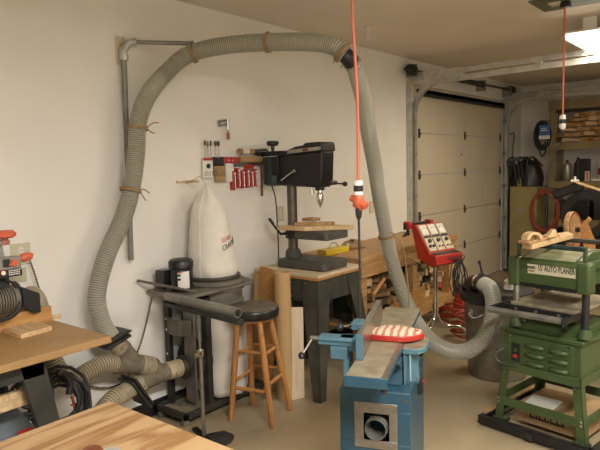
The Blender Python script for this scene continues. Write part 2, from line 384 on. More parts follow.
# ------------------------------------------------------------------ wall fittings
def outlet(px, py, lab, w=.075, h=.12, n=2, x=0):
    c = on(px, py, 'x', 0)
    t = thing('wall_outlet', lab, 'outlet', c, 0, 'wall outlets')
    build('cover_plate', B().box(0, -w/2, -h/2, .006, w/2, h/2), 'ivory', t, bevel=.002)
    for k in range(n):
        z = (k-(n-1)/2)*.042; sk = build('socket', B().cyl((.005, 0, z), (.008, 0, z), .016, seg=16), 'white', t)
        build('slot', B().box(.0075, -.008, z-.006, .0088, -.005, z+.006).box(.0075, .005, z-.006, .0088, .008, z+.006), 'socket', sk)
    return t, c
outlet(280, 214, 'ivory outlet on the wall behind the drill press column')
outlet(371, 207, 'ivory outlet on the wall just right of the hanging plug')
t, c = outlet(20.5, 254, 'large ivory outlet plate on the wall behind the radial saw switch box', .105, .115, 2)
build('lower_plate', B().box(0, -.18, -.145, .012, .02, -.07), 'ivory', t, bevel=.003)
# bent conduit arm that carries the hose
t = thing('conduit_arm', 'grey pipe with an elbow on a wall plate, holding up the large hose', 'pipe', (.04, 2.15, 1.03))
a = on(131, 260, 'x', .045); b_ = on(123.5, 50, 'x', .045); e = on(126, 42, 'x', .045); c = on(192, 43.5, 'z', 2.36)
c = dp(194, 43.5, 3.62)
build('upright_pipe', B().cyl(a, b_, .017, seg=14), 'pipe', t, world=True)
build('horizontal_pipe', B().cyl(e, c, .013, seg=14), 'pipe', t, world=True)
el = B().sweep(spline([b_+V((0, 0, -.05)), b_+V((0, 0, -.005)), e+(c-e).normalized()*.012+V((0, 0, -.008)), e+(c-e).normalized()*.05], 6), .023, 14)
el.cyl(b_+V((0, 0, -.06)), b_+V((0, 0, -.03)), .027, seg=14).cyl(e+(c-e).normalized()*.035, e+(c-e).normalized()*.06, .026, seg=14)
build('elbow', el, 'galv', t, world=True)
q = on(118, 50, 'x', 0)
build('wall_plate', B().box(0, q.y-.02, q.z-.09, .012, q.y+.045, q.z+.08).box(.01, q.y+.0, q.z-.02, .05, q.y+.03, q.z+.0), 'ivory', t, world=True, bevel=.002)

# ------------------------------------------------------------------ the big hoses
HR = .053
X2 = lambda x, y: on(x, y, 'x', .17)
h1 = [X2(111, 338), X2(102, 323), X2(96.5, 300), X2(101, 273), X2(110, 247), X2(123, 218), X2(131.5, 188), X2(136.5, 152), on(138, 123, 'x', .18), on(147, 97, 'x', .2), dp(165, 74, 3.60),
      dp(189, 54.5, 3.60), dp(225, 45.5, 3.58), dp(268, 42.3, 3.52), dp(310, 42.2, 3.42), dp(333, 46, 3.38), dp(345, 55, 3.38)]
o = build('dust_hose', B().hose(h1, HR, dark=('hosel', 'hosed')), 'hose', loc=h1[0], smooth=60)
tag(o, 'long grey ribbed hose arching along the left wall from the floor gate to the ceiling', 'hose', 'large grey dust hoses')
h2 = [dp(351.5, 62, 3.41), dp(355.5, 68, 3.44), dp(360, 84, 3.55), dp(364.5, 105, 3.75), dp(369, 135, 3.95), dp(375.5, 170, 4.1), dp(380, 200, 4.25), dp(387, 238, 4.35), dp(390.5, 255, 4.38), dp(398, 280, 4.38), dp(408, 306, 4.32), dp(421, 329, 4.2),
      dp(436, 344.5, 4.08), dp(453, 351.5, 3.96), dp(468, 350.5, 3.88), dp(482, 340, 3.85), dp(491, 322, 3.87), dp(493.5, 303, 3.95), dp(490, 288.5, 4.06), dp(483, 283.5, 4.18)]
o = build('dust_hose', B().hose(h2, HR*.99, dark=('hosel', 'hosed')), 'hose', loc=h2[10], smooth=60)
tag(o, 'grey ribbed hose dropping from the ceiling coupling and looping up to the trash can', 'hose', 'large grey dust hoses')
cp = [dp(340, 50, 3.38), dp(348, 58, 3.38), dp(353, 64.5, 3.42)]
o = build('hose_coupling', B().sweep(spline(cp, 6), HR*.86, 20), 'black', loc=cp[1])
tag(o, 'short black coupling joining the two grey hoses under the ceiling', 'hose coupling')
def tie(px, py, dd, tdir, lab, r=HR+.003, tail=(.05, 0, -.04), up=0):
    c = dp(px, py, dd) if dd else on(px, py, 'x', .175); m = B(); td = V(tdir).normalized()
    for k in range(3): m.ring(c+td*(k-1)*.007, td+V((.03*(k-1), 0, .05*(k-1))), r+.0025, .0035, 28, 6)
    s = c+Rt*r*.95; m.sweep(spline([s, s+V(tail)*.5+V((0, 0, .012)), s+V(tail)], 5), .0035, 6)
    m.sweep(spline([s, s+V(tail)*.3+V((0, 0, -.03)), s+V(tail)*.6+V((0, 0, -.05))], 5), .0035, 6)
    m.ring(s+V((0, -.01, .0)), (.3, -1, .2), .012, .004, 10, 6)
    if up: m.sweep([c+V((0, 0, r)), V((c.x, c.y, c.z+up))], .003, 6)
    o = build('twine_tie', m, 'twine', loc=c); tag(o, lab, 'twine tie', 'twine ties around the hoses')
tie(137.5, 128, None, X2(136.5, 152)-X2(139, 112), 'twine tie knotted around the hose against the upright wall pipe', tail=(.05, .05, .03))
tie(130.5, 190, None, X2(128, 205)-X2(133, 175), 'lower twine tie on the hose beside the upright pipe', tail=(.05, .03, -.02))
tie(192.5, 53, 3.60, dp(210, 48, 3.59)-dp(180, 60, 3.60), 'twine tie at the end of the horizontal pipe arm', up=.075, tail=(-.02, .02, .05))
tie(268, 42.3, 3.52, dp(280, 42, 3.50)-dp(255, 43, 3.54), 'twine tie at the middle of the overhead hose span', tail=(-.01, 0, .05))
tie(342, 52.5, 3.38, dp(348, 58, 3.38)-dp(336, 48, 3.38), 'twine tie at the black coupling under the ceiling', tail=(-.10, -.04, -.05))
tie(386.5, 236, 4.345, dp(390, 255, 4.38)-dp(383, 215, 4.3), 'twine tie on the hose in front of the workbench', tail=(.09, .02, .03))
o = build('twine_string', B().sweep(spline([dp(390, 232, 4.2), dp(402, 245, 4.3), dp(406, 266, 4.3), dp(409, 300, 4.25), dp(407, 320, 4.2)], 6), .004, 6).sweep(spline([dp(402, 255, 4.3), dp(412, 258, 4.4), dp(420, 263, 4.45)], 6), .004, 6), 'twine', loc=dp(402, 245, 4.3))
tag(o, 'loose twine hanging down beside the hose at the workbench', 'twine')

# orange cord drops
def plumb(x, y, z0, z1, r, name, lab, mk):
    o = build(name, B().cyl((x, y, z0), (x, y, z1), r, seg=10), mk, loc=(x, y, z0)); return tag(o, lab, 'cord', 'orange cords hanging from the ceiling')
c1 = dp(358.2, 180, 2.62)
P0 = on(354.6, 0, 'z', c1.z+.75)
top = V((c1.x, c1.y, CZ))
m = B().sweep(spline([V((c1.x, c1.y, c1.z)), V((c1.x+.002, c1.y, c1.z+.35)), V((c1.x-.01, c1.y-.01, c1.z+.75)), top], 6), .0068, 10)
o = build('extension_cord', m, 'cord', loc=c1); tag(o, 'thick orange cord hanging from the ceiling down to the white and orange plug', 'cord', 'orange cords hanging from the ceiling')
t = thing('plug_connector', 'white and black plug in an orange socket tap hanging above the jointer', 'plug', c1)
build('white_plug', B().rev([(.012, .0), (.020, -.004), (.022, -.022), (.018, -.028)], (0, 0, 0)), 'white', t)
build('black_band', B().rev([(.021, -.024), (.021, -.05)], (0, 0, 0)), 'blackp', t)
build('white_cap', B().rev([(.020, -.048), (.022, -.052), (.020, -.068)], (0, 0, 0)), 'white', t)
tp = B().rev([(.018, -.062), (.024, -.07), (.026, -.10), (.018, -.118), (.010, -.126)], (0, 0, 0))
tp.cyl((-.038, 0, -.078), (0, 0, -.092), .014, .02, 14).cyl((.04, 0, -.115), (0, 0, -.092), .015, .02, 14).cyl((-.02, 0, -.105), (.02, 0, -.125), .015, .012, 12)
build('triple_tap', tp, 'orange', t)
build('cord_plug', B().rev([(.014, -.122), (.016, -.13), (.013, -.16), (.006, -.175)], (0, 0, 0)), 'blackp', t)
J1 = V((c1.x-.012, c1.y+.005, .87))
o = build('power_cord', B().sweep(spline([c1+V((0, 0, -.17)), c1+V((.001, 0, -.4)), V((c1.x-.004, c1.y, 1.0)), V((c1.x-.03, c1.y+.04, .72)), V((c1.x-.16, c1.y+.16, .3)), V((c1.x-.12, c1.y+.22, .012))], 8), .0052, 8), 'rubber', loc=c1)
tag(o, 'black power cord running from the hanging orange tap down behind the jointer', 'cord')
plumb(1.895, 4.46, 1.885, CZ-.012, .0065, 'extension_cord', 'orange cord hanging from the olive ceiling plate in front of the shelves', 'cord')
t = thing('cord_connector', 'black and white twist connector at the end of the far orange cord', 'plug', (1.895, 4.46, 1.885))
build('cap', B().rev([(.012, .01), (.020, .004), (.022, -.02)], (0, 0, 0)), 'white', t)
build('body', B().rev([(.021, -.02), (.021, -.05)], (0, 0, 0)), 'blackp', t)
build('collar', B().rev([(.021, -.05), (.023, -.055), (.022, -.075), (.012, -.09)], (0, 0, 0)), 'white', t)
build('strain_relief', B().rev([(.008, -.085), (.010, -.11), (.005, -.13)], (0, 0, 0)), 'blackp', t)
o = build('power_cord', B().sweep(spline([(1.895, 4.46, 1.76), (1.885, 4.47, 1.70), (1.84, 4.47, 1.60), (1.80, 4.47, 1.45), (1.78, 4.50, 1.1), (1.76, 4.5, .6), (1.75, 4.5, .01)], 8), .004, 8), 'rubber', loc=(1.895, 4.46, 1.76))
tag(o, 'thin black cord hanging below the far orange cord towards the shelves', 'cord')
build('ceiling_gland', B().box(1.87, 4.43, CZ-.05, 1.93, 4.49, CZ-.012), 'blackp', bpy.data.objects['ceiling_plate'], world=True, bevel=.004)
# ------------------------------------------------------------------ radial saw corner
RX0, RX1, RY1, RZ = .16, .785, 1.515, .85
t = thing('saw_table', 'brown wooden saw table on dark steel legs in the left corner', 'table', (.5, 1.0, 0))
build('tabletop', B().box(RX0, .1, RZ-.032, RX1, RY1, RZ), 'table', t, world=True, bevel=.003)
a = on(44, 362, 'x', .69)
build('apron', B().box(.672, .15, RZ-.12, .69, a.y, RZ-.032).box(.2, a.y-.012, RZ-.12, .69, a.y, RZ-.032), 'dsteel', t, world=True, bevel=.002)
for x in (.69, .24):
    s = 1 if x > .5 else 1
    for y0, dy in ((a.y-.0, .15), (.25, -.10)):
        q = V((x, y0+dy, 0)); p = V((x, y0, RZ-.04)); w = .11 if dy > 0 else -.11
        lg = B().add([p, p-V((0, w, 0)), q-V((0, w*.72, 0)), q, p-V((.035, 0, 0)), p-V((.035, w, 0)), q-V((.035, w*.72, 0)), q-V((.035, 0, 0))], [(0, 1, 2, 3), (7, 6, 5, 4), (0, 4, 5, 1), (1, 5, 6, 2), (2, 6, 7, 3), (3, 7, 4, 0)])
        build('leg', lg, 'dsteel', t, world=True, bevel=.003)
build('stretcher', B().bar((.60, .2, .63), (.60, a.y+.02, .63), .03, .07), 'pine', t, world=True, bevel=.003)
f0, f1 = on(0, 327, 'x', .30), on(54, 310, 'x', .30)
o = build('saw_fence', B().box(.285, .35, RZ, .305, 1.50, RZ+.078), 'oak', loc=(.295, 1.0, RZ), bevel=.002); tag(o, 'orange-brown upright fence board standing on the saw table', 'fence board')
o = build('scrap_board', B().box(.27, 1.40, RZ, .283, 1.56, RZ+.022), 'pine', loc=(.27, 1.5, RZ), bevel=.002); tag(o, 'narrow pale strip sticking out behind the saw fence', 'board')
c = [on(x, y, 'z', RZ+.022) for x, y in ((3, 329), (21, 334.5), (52, 326), (36, 320))]
m = B(); m.add([V((p.x, p.y, RZ)) for p in c]+[V((p.x, p.y, RZ+.022)) for p in c], [(0, 1, 2, 3), (7, 6, 5, 4), (0, 4, 5, 1), (1, 5, 6, 2), (2, 6, 7, 3), (3, 7, 4, 0)])
o = build('scrap_board', m, 'pine', loc=(c[0].x, c[0].y, RZ), bevel=.002); tag(o, 'pale pine offcut lying on the saw table before the fence', 'board')

AX = .40
A = lambda x, y, X=AX: on(x, y, 'x', X)
t = thing('radial_saw', 'radial saw with a grey switch box, orange handles and ribbed motor over the saw table', 'saw', (.12, 1.1, RZ))
p, q = A(0, 252), A(21, 252); zt, zb = A(10, 257).z, A(10, 270).z
yb = A(21.5, 262).y
sb = build('switch_box', B().box(.36, yb-.30, zb, AX, yb, zt), 'grey', t, world=True, bevel=.006)
build('label_panel', B().box(.37, yb-.30, A(10, 277).z, AX+.003, yb+.0, zb-.002), 'blackp', sb, world=True, bevel=.003)
z0 = A(14, 272).z
mtx = Matrix(((0, 0, 1, AX+.0035), (1, 0, 0, yb-.062), (0, 1, 0, z0-.002), (0, 0, 0, 1)))
# the small white lettering is unreadable in the photo, built as worn white strokes
ln = B()
for k, (w_, dz) in enumerate(((.045, .006), (.05, -.003), (.04, -.012))):
    for j in range(7): ln.box(AX+.003, yb-.062+j*.0075, z0+dz, AX+.004, yb-.062+j*.0075+.0048, z0+dz+.005)
build('worn_lettering', ln, 'white', sb, world=True)
build('rocker_switch', B().box(AX, A(6, 263).y-.014, A(6, 267).z, AX+.008, A(6, 263).y+.014, A(6, 259).z), 'blackp', sb, world=True, bevel=.002)
sk = A(13.5, 262.5)
build('switch_key', B().cyl((AX, sk.y, sk.z), (AX+.016, sk.y, sk.z), .015, seg=16).add([(AX+.01, sk.y-.03, sk.z-.008), (AX+.01, sk.y-.008, sk.z+.012), (AX+.01, sk.y-.008, sk.z-.014), (AX+.014, sk.y-.03, sk.z-.008), (AX+.014, sk.y-.008, sk.z+.012), (AX+.014, sk.y-.008, sk.z-.014)], [(0, 1, 2), (3, 5, 4), (0, 3, 4, 1), (1, 4, 5, 2), (2, 5, 3, 0)]), 'orange', sb, world=True)
nk = A(3, 273); build('indicator_lamp', B().cyl((AX+.002, nk.y, nk.z), (AX+.008, nk.y, nk.z), .009, seg=14), 'neon', sb, world=True)
c = A(22.5, 258, .34)
build('clamp_lever', B().sweep(spline([c+V((0, -.09, -.008)), c+V((0, -.045, -.008)), c+V((0, .0, .0)), c+V((0, .032, .004)), c+V((0, .045, .0))], 6), [.012]*6+[.016]*6+[.021]*6+[.017]*6+[.004], 14), 'orange', t, world=True)
yk, zk = A(8, 242).y, A(8, 241).z
build('arm', B().box(.05, yk-.20, zk-.075, .30, yk-.02, zk-.02).box(.20, yk-.22, zk-.018, AX, yk+.012, zk+.006), 'grey', t, world=True, bevel=.006)
yc = A(3, 250).y
build('arm_end', B().prism([(-.03, -.05), (.03, -.05), (.018, .04), (-.02, .04)], -.02, .02, Matrix.Translation((.36, yc-.01, A(3, 252).z)) @ rotm(PI/2, 0, PI/2)), 'grey', t, world=True, bevel=.006)
c = A(5, 234)
build('elevation_knob', B().rev([(.0, .016), (.035, .015), (.046, .004), (.045, -.010), (.03, -.018), (0, -.018)], c, (0, 0, 1), sy=1.0).cyl(c+V((0, .012, -.05)), c+V((0, .006, -.014)), .005, seg=8).cyl(c+V((0, -.012, -.05)), c+V((0, -.006, -.014)), .005, seg=8), 'orange', t, world=True)
MXX = .32
mc = on(5, 299, 'x', MXX); me_ = on(14.5, 300, 'x', MXX); zc = mc.z-.004
build('column', B().cyl((.09, yk-.10, RZ-.1), (.09, yk-.10, zk), .045, seg=20).box(.02, yk-.18, RZ-.2, .16, yk-.02, RZ-.1), 'galvd', t, world=True)
prof = [(.0, 0), (.03, 0), (.055, .012)]
for k in range(9): prof += [(.066, .02+k*.012), (.066, .027+k*.012), (.058, .028+k*.012), (.058, .031+k*.012)]
prof += [(.066, .13), (.066, .15), (.0, .15)]
mt = build('motor', B().rev(prof, (MXX, me_.y-.15, zc), (0, 1, 0)), 'olsteel', t, world=True)
build('motor_cap', B().rev([(0, -.02), (.045, -.018), (.062, 0), (.064, .022)], (MXX, me_.y-.155, zc), (0, 1, 0)), 'dsteel', mt, world=True)
build('yoke', B().sweep(spline([V((MXX, me_.y+.0, zc+.075)), V((MXX, me_.y+.022, zc+.05)), V((MXX, me_.y+.03, zc)), V((MXX, me_.y+.015, zc-.06)), V((MXX, me_.y-.04, zc-.088)), V((MXX, me_.y-.12, zc-.09))], 6), .011, 10).box(MXX-.04, me_.y-.09, zc+.06, MXX+.03, me_.y-.03, zc+.11), 'blackp', t, world=True, bevel=.003)
ga, gb = on(18, 286, 'x', .30), on(36, 292, 'x', .30); gl = on(38, 311, 'x', .30).z
m = B().prism([(ga.y, ga.z), (gb.y, gb.z), (gb.y, gl), (on(30, 309, 'x', .3).y, gl+.0), (ga.y, on(21, 305, 'x', .3).z)], .24, .34, Matrix(((0, 0, 1, 0), (1, 0, 0, 0), (0, 1, 0, 0), (0, 0, 0, 1))))
build('blade_guard', m, 'blackp', t, world=True, bevel=.005)
o = build('power_cord', B().sweep(spline([on(30, 261, 'x', .04), on(34, 272, 'x', .05), on(38, 285, 'x', .05), on(42, 298, 'x', .05), on(47, 309, 'x', .05), on(56, 340, 'x', .05), on(58, 370, 'x', .06)], 6), .0048, 8), 'flex', loc=on(30, 261, 'x', .04))
tag(o, 'black and tan flecked cord drooping from the wall outlet behind the saw table', 'cord')
o = build('power_cord', B().sweep(spline([on(1, 273, 'x', .39), on(7, 280, 'x', .38), on(14, 284, 'x', .36), on(18, 293, 'x', .36), on(19.5, 303, 'x', .385), on(15, 313, 'x', .40), on(7, 318, 'x', .40), on(-4, 319, 'x', .40)], 7), .006, 8), 'rubber', loc=on(7, 280, 'x', .38))
tag(o, 'black cord looping around the radial saw motor', 'cord')
# tan hose from the saw down behind the table to the wye
W_ = lambda x, y, X=.13: on(x, y, 'x', X)
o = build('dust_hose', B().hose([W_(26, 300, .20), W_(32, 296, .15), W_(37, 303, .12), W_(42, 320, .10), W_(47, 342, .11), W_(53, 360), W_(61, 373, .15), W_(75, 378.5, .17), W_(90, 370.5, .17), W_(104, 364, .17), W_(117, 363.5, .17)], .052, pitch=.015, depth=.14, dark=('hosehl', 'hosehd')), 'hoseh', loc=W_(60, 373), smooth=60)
tag(o, 'tan ribbed hose dipping behind the saw table between the saw and the wye', 'hose', 'tan dust hoses by the floor')
hose3 = [W_(137, 385, .17), W_(129, 389.5, .18), W_(119, 396, .21), W_(106, 406, .26), V((.38, 1.36, .07)), V((.6, 1.25, .06)), V((1.1, 1.05, .06))]
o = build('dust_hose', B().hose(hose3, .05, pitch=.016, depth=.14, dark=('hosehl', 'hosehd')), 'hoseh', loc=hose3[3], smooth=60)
tag(o, 'tan ribbed hose running from the lower blast gate away under the plywood table', 'hose', 'tan dust hoses by the floor')
X3 = lambda x, y: on(x, y, 'x', .17)
def wye(name, p, q, br, bend, lab, r=.052):
    t = thing(name, lab, 'wye fitting', p, 0, 'plastic dust wyes')
    p, q, br, bend = map(V, (p, q, br, bend))
    build('main_tube', B().sweep([p, p.lerp(q, .12), p.lerp(q, .14), p.lerp(q, .86), p.lerp(q, .88), q], [r*1.08, r*1.08, r, r, r*1.08, r*1.08], 22), 'dust', t, world=True)
    build('branch_tube', B().sweep([bend, bend.lerp(br, .8), bend.lerp(br, .82), br], [r*.98, r*.98, r*1.07, r*1.07], 22), 'dust', t, world=True)
    return t
wye('wye_fitting', X3(115, 364), X3(139, 365), X3(121, 348), X3(134, 362), 'brown dusty wye fitting where the long overhead hose joins')
wye('wye_fitting', X3(166, 371.5), X3(140, 383), X3(151, 365.5), X3(161, 374), 'brown dusty wye fitting next to the dust collector inlet')
def coll(p, q, lab, r=.056, mk='cream', ribs=4):
    p, q = V(p), V(q); P = [p.lerp(q, i/(ribs*4)) for i in range(ribs*4+1)]
    o = build('hose_clamp_collar', B().sweep(P, [r*(1 if i % 4 else .95) for i in range(ribs*4+1)], 22).box(*(list(p.lerp(q, .4)+V((.045, -.012, -.018)))+list(p.lerp(q, .4)+V((.066, .018, .0))))), mk, loc=p.lerp(q, .5), smooth=60)
    return tag(o, lab, 'collar', 'collars on the dust fittings')
coll(X3(139, 364.5), X3(151.5, 366.5), 'tan banded collar linking the two wye fittings', .060, 'hoseh')
coll(X3(166, 371.5), X3(180, 367.5), 'cream collar between the wye and the dust collector inlet', .057, 'cream', 2)
coll(X3(114.5, 340.5), X3(121.5, 349), 'tan ribbed collar under the upper blast gate', .055, 'hoseh')
coll(X3(136, 385.5), X3(141, 383), 'tan ribbed collar on the lower branch by the floor', .057, 'hoseh', 2)
def gate(a, b, thick, lab, nrm, loc, W=.075):
    t = thing('blast_gate', lab, 'blast gate', loc, 0, 'blast gates')
    a, b = V(a), V(b); n = V(nrm).normalized(); mid = (a+b)/2
    build('gate_body', B().bar(a-n*thick*.4, b-n*thick*.4, W*2, thick*.5, n).bar(a+n*thick*.4, b+n*thick*.4, W*2, thick*.5, n), 'dsteel', t, world=True, bevel=.003)
    build('slide', B().bar(a+(b-a)*.2, b+(b-a)*.14, W*1.5, thick*.25, n), 'dsteel2', t, world=True, bevel=.001)
    return t
ga_, gb_ = X3(99, 345), X3(123, 331)
gate(ga_, gb_, .035, 'dark metal blast gate under the end of the overhead grey hose', (gb_-ga_).cross(V((1, 0, 0))), (ga_+gb_)/2)
ga_, gb_ = X3(127, 379), X3(144, 402)
gate(ga_, gb_, .03, 'dark metal blast gate on the lower tan hose near the floor', (gb_-ga_).cross(V((1, 0, 0))), (ga_+gb_)/2)
o = build('power_cord', B().sweep(spline([on(152, 297, 'x', .03), on(148, 316, 'x', .03), on(143, 336, 'x', .03), on(139, 348, 'x', .04), on(134, 360, 'x', .035), on(128, 377, 'x', .03), on(118, 385, 'x', .03), on(103, 388, 'x', .03), on(88, 386, 'x', .03), on(70, 383, 'x', .03)], 6), .0055, 8), 'flex', loc=on(148, 316, 'x', .03))
tag(o, 'flecked black cord hanging down the wall beside the dust collector', 'cord')

# under the saw table
def coil(name, c, ax, rr, n, r, mk, lab, cat, jit=.02, grp=None):
    m = B(); ax = V(ax).normalized(); a = V((0, 0, 1)) if abs(ax.z) < .9 else V((1, 0, 0)); u = (a-ax*a.dot(ax)).normalized(); v = ax.cross(u); P = []
    rnd = random.Random(hash(lab) % 1 + len(lab))
    N_ = n*14; ph = [rnd.uniform(0, 6) for _ in range(4)]
    for i in range(N_+1):
        th = 2*PI*i/14; s_ = 1+jit/rr*math.sin(th*.37+ph[0])*1.0; P.append(V(c)+u*math.cos(th)*rr*s_*1.12+v*math.sin(th)*rr*s_+ax*(jit*math.sin(th*.23+ph[1]))+V((0, 0, -jit*.5*math.sin(th*.11+ph[2]))))
    o = build(name, m.sweep(P, r, 7), mk, loc=c); return tag(o, lab, cat, grp)
c = on(60, 402, 'x', .34)
coil('cable_coil', c, (1, -.5, .15), .115, 9, .009, 'rubber', 'coil of thick black cable hanging behind the saw table leg', 'cable coil', .03)
c = on(29, 396, 'x', .34)
coil('cable_coil', c, (1, -.3, .1), .085, 3, .010, 'rubber', 'second black cable coil on the left of the saw table leg', 'cable coil', .03)
o = build('black_spout', B().sweep(spline([on(57, 374, 'x', .40), on(61, 372, 'x', .40), on(67, 376, 'x', .40), on(70, 384, 'x', .40), on(69, 394, 'x', .40)], 6), .017, 12), 'blackp', loc=on(61, 372, 'x', .4)); tag(o, 'bent black plastic spout between the table leg and the tan hose', 'spout')
o = build('clamp', B().bar(on(72, 396, 'x', .34), on(76, 412, 'x', .34), .012, .012).bar(on(71, 405, 'x', .34), on(81, 403, 'x', .34), .010, .010).bar(on(73, 402, 'x', .34), on(78, 410, 'x', .34), .008, .008), 'orange', loc=on(74, 402, 'x', .34)); tag(o, 'small orange clamp hanging beside the black cable coil', 'clamp')
c = on(12, 424, 'x', .45)
t = thing('tool_bag', 'grey blue canvas tool bag with a red patch under the saw table', 'bag', (.35, c.y-.05, 0))
bz = .42
sh = B().box(.10, c.y-.42, .16, .56, c.y+.14, .178)
build('low_shelf', sh, 'plyp', bpy.data.objects['saw_table'], world=True, bevel=.002)
m = B(); yy0, yy1 = c.y-.25, c.y+.12
m.add([(.14, yy0, .18), (.52, yy0, .18), (.52, yy1, .18), (.14, yy1, .18), (.16, yy0+.02, .32), (.50, yy0+.02, .34), (.50, yy1-.02, .31), (.16, yy1-.03, .33), (.25, yy0+.05, .40), (.40, yy0+.05, .40), (.42, yy1-.07, .37), (.24, yy1-.08, .38)],
      [(3, 2, 1, 0), (0, 1, 5, 4), (1, 2, 6, 5), (2, 3, 7, 6), (3, 0, 4, 7), (4, 5, 9, 8), (5, 6, 10, 9), (6, 7, 11, 10), (7, 4, 8, 11), (8, 9, 10, 11)])
zt2 = on(14, 402, 'x', .42).z; m.v = [V((v.x, v.y, .18+(v.z-.18)*(zt2-.18)/.21)) for v in m.v]
build('bag_body', m, 'bluejean', t, world=True, bevel=.02, bseg=3)
build('patch', B().box(.52, yy1-.13, zt2-.17, .523, yy1-.06, zt2-.10, rot=rotm(0, -.12, 0)), 'redp', t, world=True)
build('handle', B().sweep(spline([V((.33, yy0+.08, zt2-.01)), V((.33, yy0+.12, zt2+.06)), V((.33, yy1-.14, zt2+.06)), V((.33, yy1-.1, zt2-.03))], 6), .012, 8), 'rubber', t, world=True)

# plywood table in the foreground
PZ = .85
t = thing('plywood_table', 'large plywood topped table with bold grain in the front left corner', 'table', (2.1, .4, 0))
build('tabletop', B().box(1.446, -.5, PZ-.019, 2.80, 1.066, PZ), 'ply', t, world=True, bevel=.0015)
build('frame', B().box(1.50, -.44, PZ-.11, 2.74, -.40, PZ-.019).box(1.50, .97, PZ-.11, 2.74, 1.01, PZ-.019).box(1.50, -.40, PZ-.11, 1.54, .97, PZ-.019).box(2.70, -.40, PZ-.11, 2.74, .97, PZ-.019), 'pine', t, world=True, bevel=.002)
for x in (1.54, 2.62):
    for y in (-.40, .89): build('leg', B().box(x, y, 0, x+.08, y+.08, PZ-.019), 'pine', t, world=True, bevel=.003)
c = on(92, 452, 'z', PZ+.02)
t = thing('copper_cap', 'round copper-brown cap lying on the plywood at the bottom edge', 'cap', (c.x, c.y, PZ))
build('cap_body', B().rev([(0, 0), (.026, 0), (.029, .006), (.028, .022), (.024, .028), (0, .029)]), 'copper', t)
c = on(111, 453, 'z', PZ+.01)
o = build('metal_plate', B().prism([(-.03, -.02), (0, -.032), (.032, -.015), (.03, .018), (-.005, .03), (-.03, .015)], 0, .014, Matrix.Translation((c.x, c.y, PZ))), 'galv', loc=(c.x, c.y, PZ), bevel=.004); tag(o, 'small grey metal plate lying beside the copper cap', 'metal plate')

# ------------------------------------------------------------------ dust collector
DC = (.18, 2.62, 0)
t = thing('dust_collector', 'dark steel dust collector with a cream cloth bag against the left wall', 'dust collector', DC)
by0, by1, bx0, bx1 = 2.30, 3.02, .02, .325
build('base_plate', B().box(bx0+.025, by0+.025, .055, bx1-.025, by1-.025, .064), 'dustyplate', t, world=True)
build('base', B().box(bx0, by0, .045, bx1, by0+.025, .085).box(bx1-.025, by0, .045, bx1, by1, .085).box(bx0, by0, .045, bx0+.025, by1, .085).box(bx0, by1-.025, .045, bx1, by1, .085), 'dsteel', t, world=True, bevel=.003)
for x in (bx0+.04, bx1-.035):
    for y in (by0+.02, by1-.04):
        k = build('caster', B().cyl((x-.012, y, .024), (x+.012, y, .024), .023, seg=18), 'galvd', t, world=True)
        build('fork', B().box(x-.018, y-.012, .024, x-.013, y+.012, .055).box(x+.013, y-.012, .024, x+.018, y+.012, .055).box(x-.018, y-.012, .048, x+.018, y+.012, .055), 'chrome', k, world=True)
yF = 2.40
for nm, xa, xb, ya, yb2 in (('post', .03, .075, yF, yF+.03), ('post', .272, .322, 2.50, 2.54)):
    build('post', B().box(xa, ya, .06, xb, yb2, .78), 'dsteel', t, world=True, bevel=.002)
build('back_panel', B().box(.08, yF+.10, .20, .19, yF+.12, .78), 'black', t, world=True)
build('side_panel', B().box(.17, yF+.04, .1, .268, yF+.055, .78), 'olsteel', t, world=True, bevel=.002)
br = B().prism([(.04, .0), (.10, .012), (.115, .028), (.20, .028), (.215, .012), (.28, .0), (.28, .006), (.22, .02), (.205, .036), (.11, .036), (.09, .02), (.04, .006)], 0, .105, Matrix(((1, 0, 0, 0), (0, -1, 0, yF+.01), (0, 0, 1, .54), (0, 0, 0, 1))))
k = build('strap_bracket', br, 'olsteel', t, world=True, bevel=.002)
build('bolts', B().cyl((.055, yF-.006, .56), (.055, yF+.002, .56), .008, seg=8), 'chrome', k, world=True)
for z in (.63, .40): build('bolt', B().cyl((.055, yF-.008, z), (.055, yF+.002, z), .008, seg=8), 'chrome', t, world=True)
fc = X3(184, 367)
hd = V((0, 1, 0))
build('impeller_housing', B().rev([(0, .0), (.115, 0), (.125, .01), (.125, .12), (.115, .13), (0, .13)], V((.175, 2.47, fc.z+.03)), (0, 1, 0), seg=36), 'dsteel', t, world=True)
build('inlet', B().cyl(X3(180, 367.5), V((.18, 2.47, fc.z)), .062, seg=24).rev([(.062, 0), (.078, 0), (.078, .01), (.062, .01)], X3(183, 367), (0, 1, 0)), 'dsteel2', t, world=True)
bc = V((.185, 2.70, 0))
build('top_plate', B().prism([(-.01+.03, 2.28), (.37, 2.28), (.40, 2.40), (.40, 2.86), (.28, 2.94), (.06, 2.94), (.02, 2.9)], .815, .835), 'olsteel', t, world=True, bevel=.004)
build('bag_drum', B().rev([(.18, .69), (.196, .695), (.196, .715), (.188, .725), (.188, .79), (.205, .795), (.205, .812), (.19, .815)], bc, seg=40, sx=1.0).rev([(.19, .835), (.205, .838), (.205, .855), (.195, .862), (.17, .866), (0, .866)], bc, seg=40), 'olsteel', t, world=True)
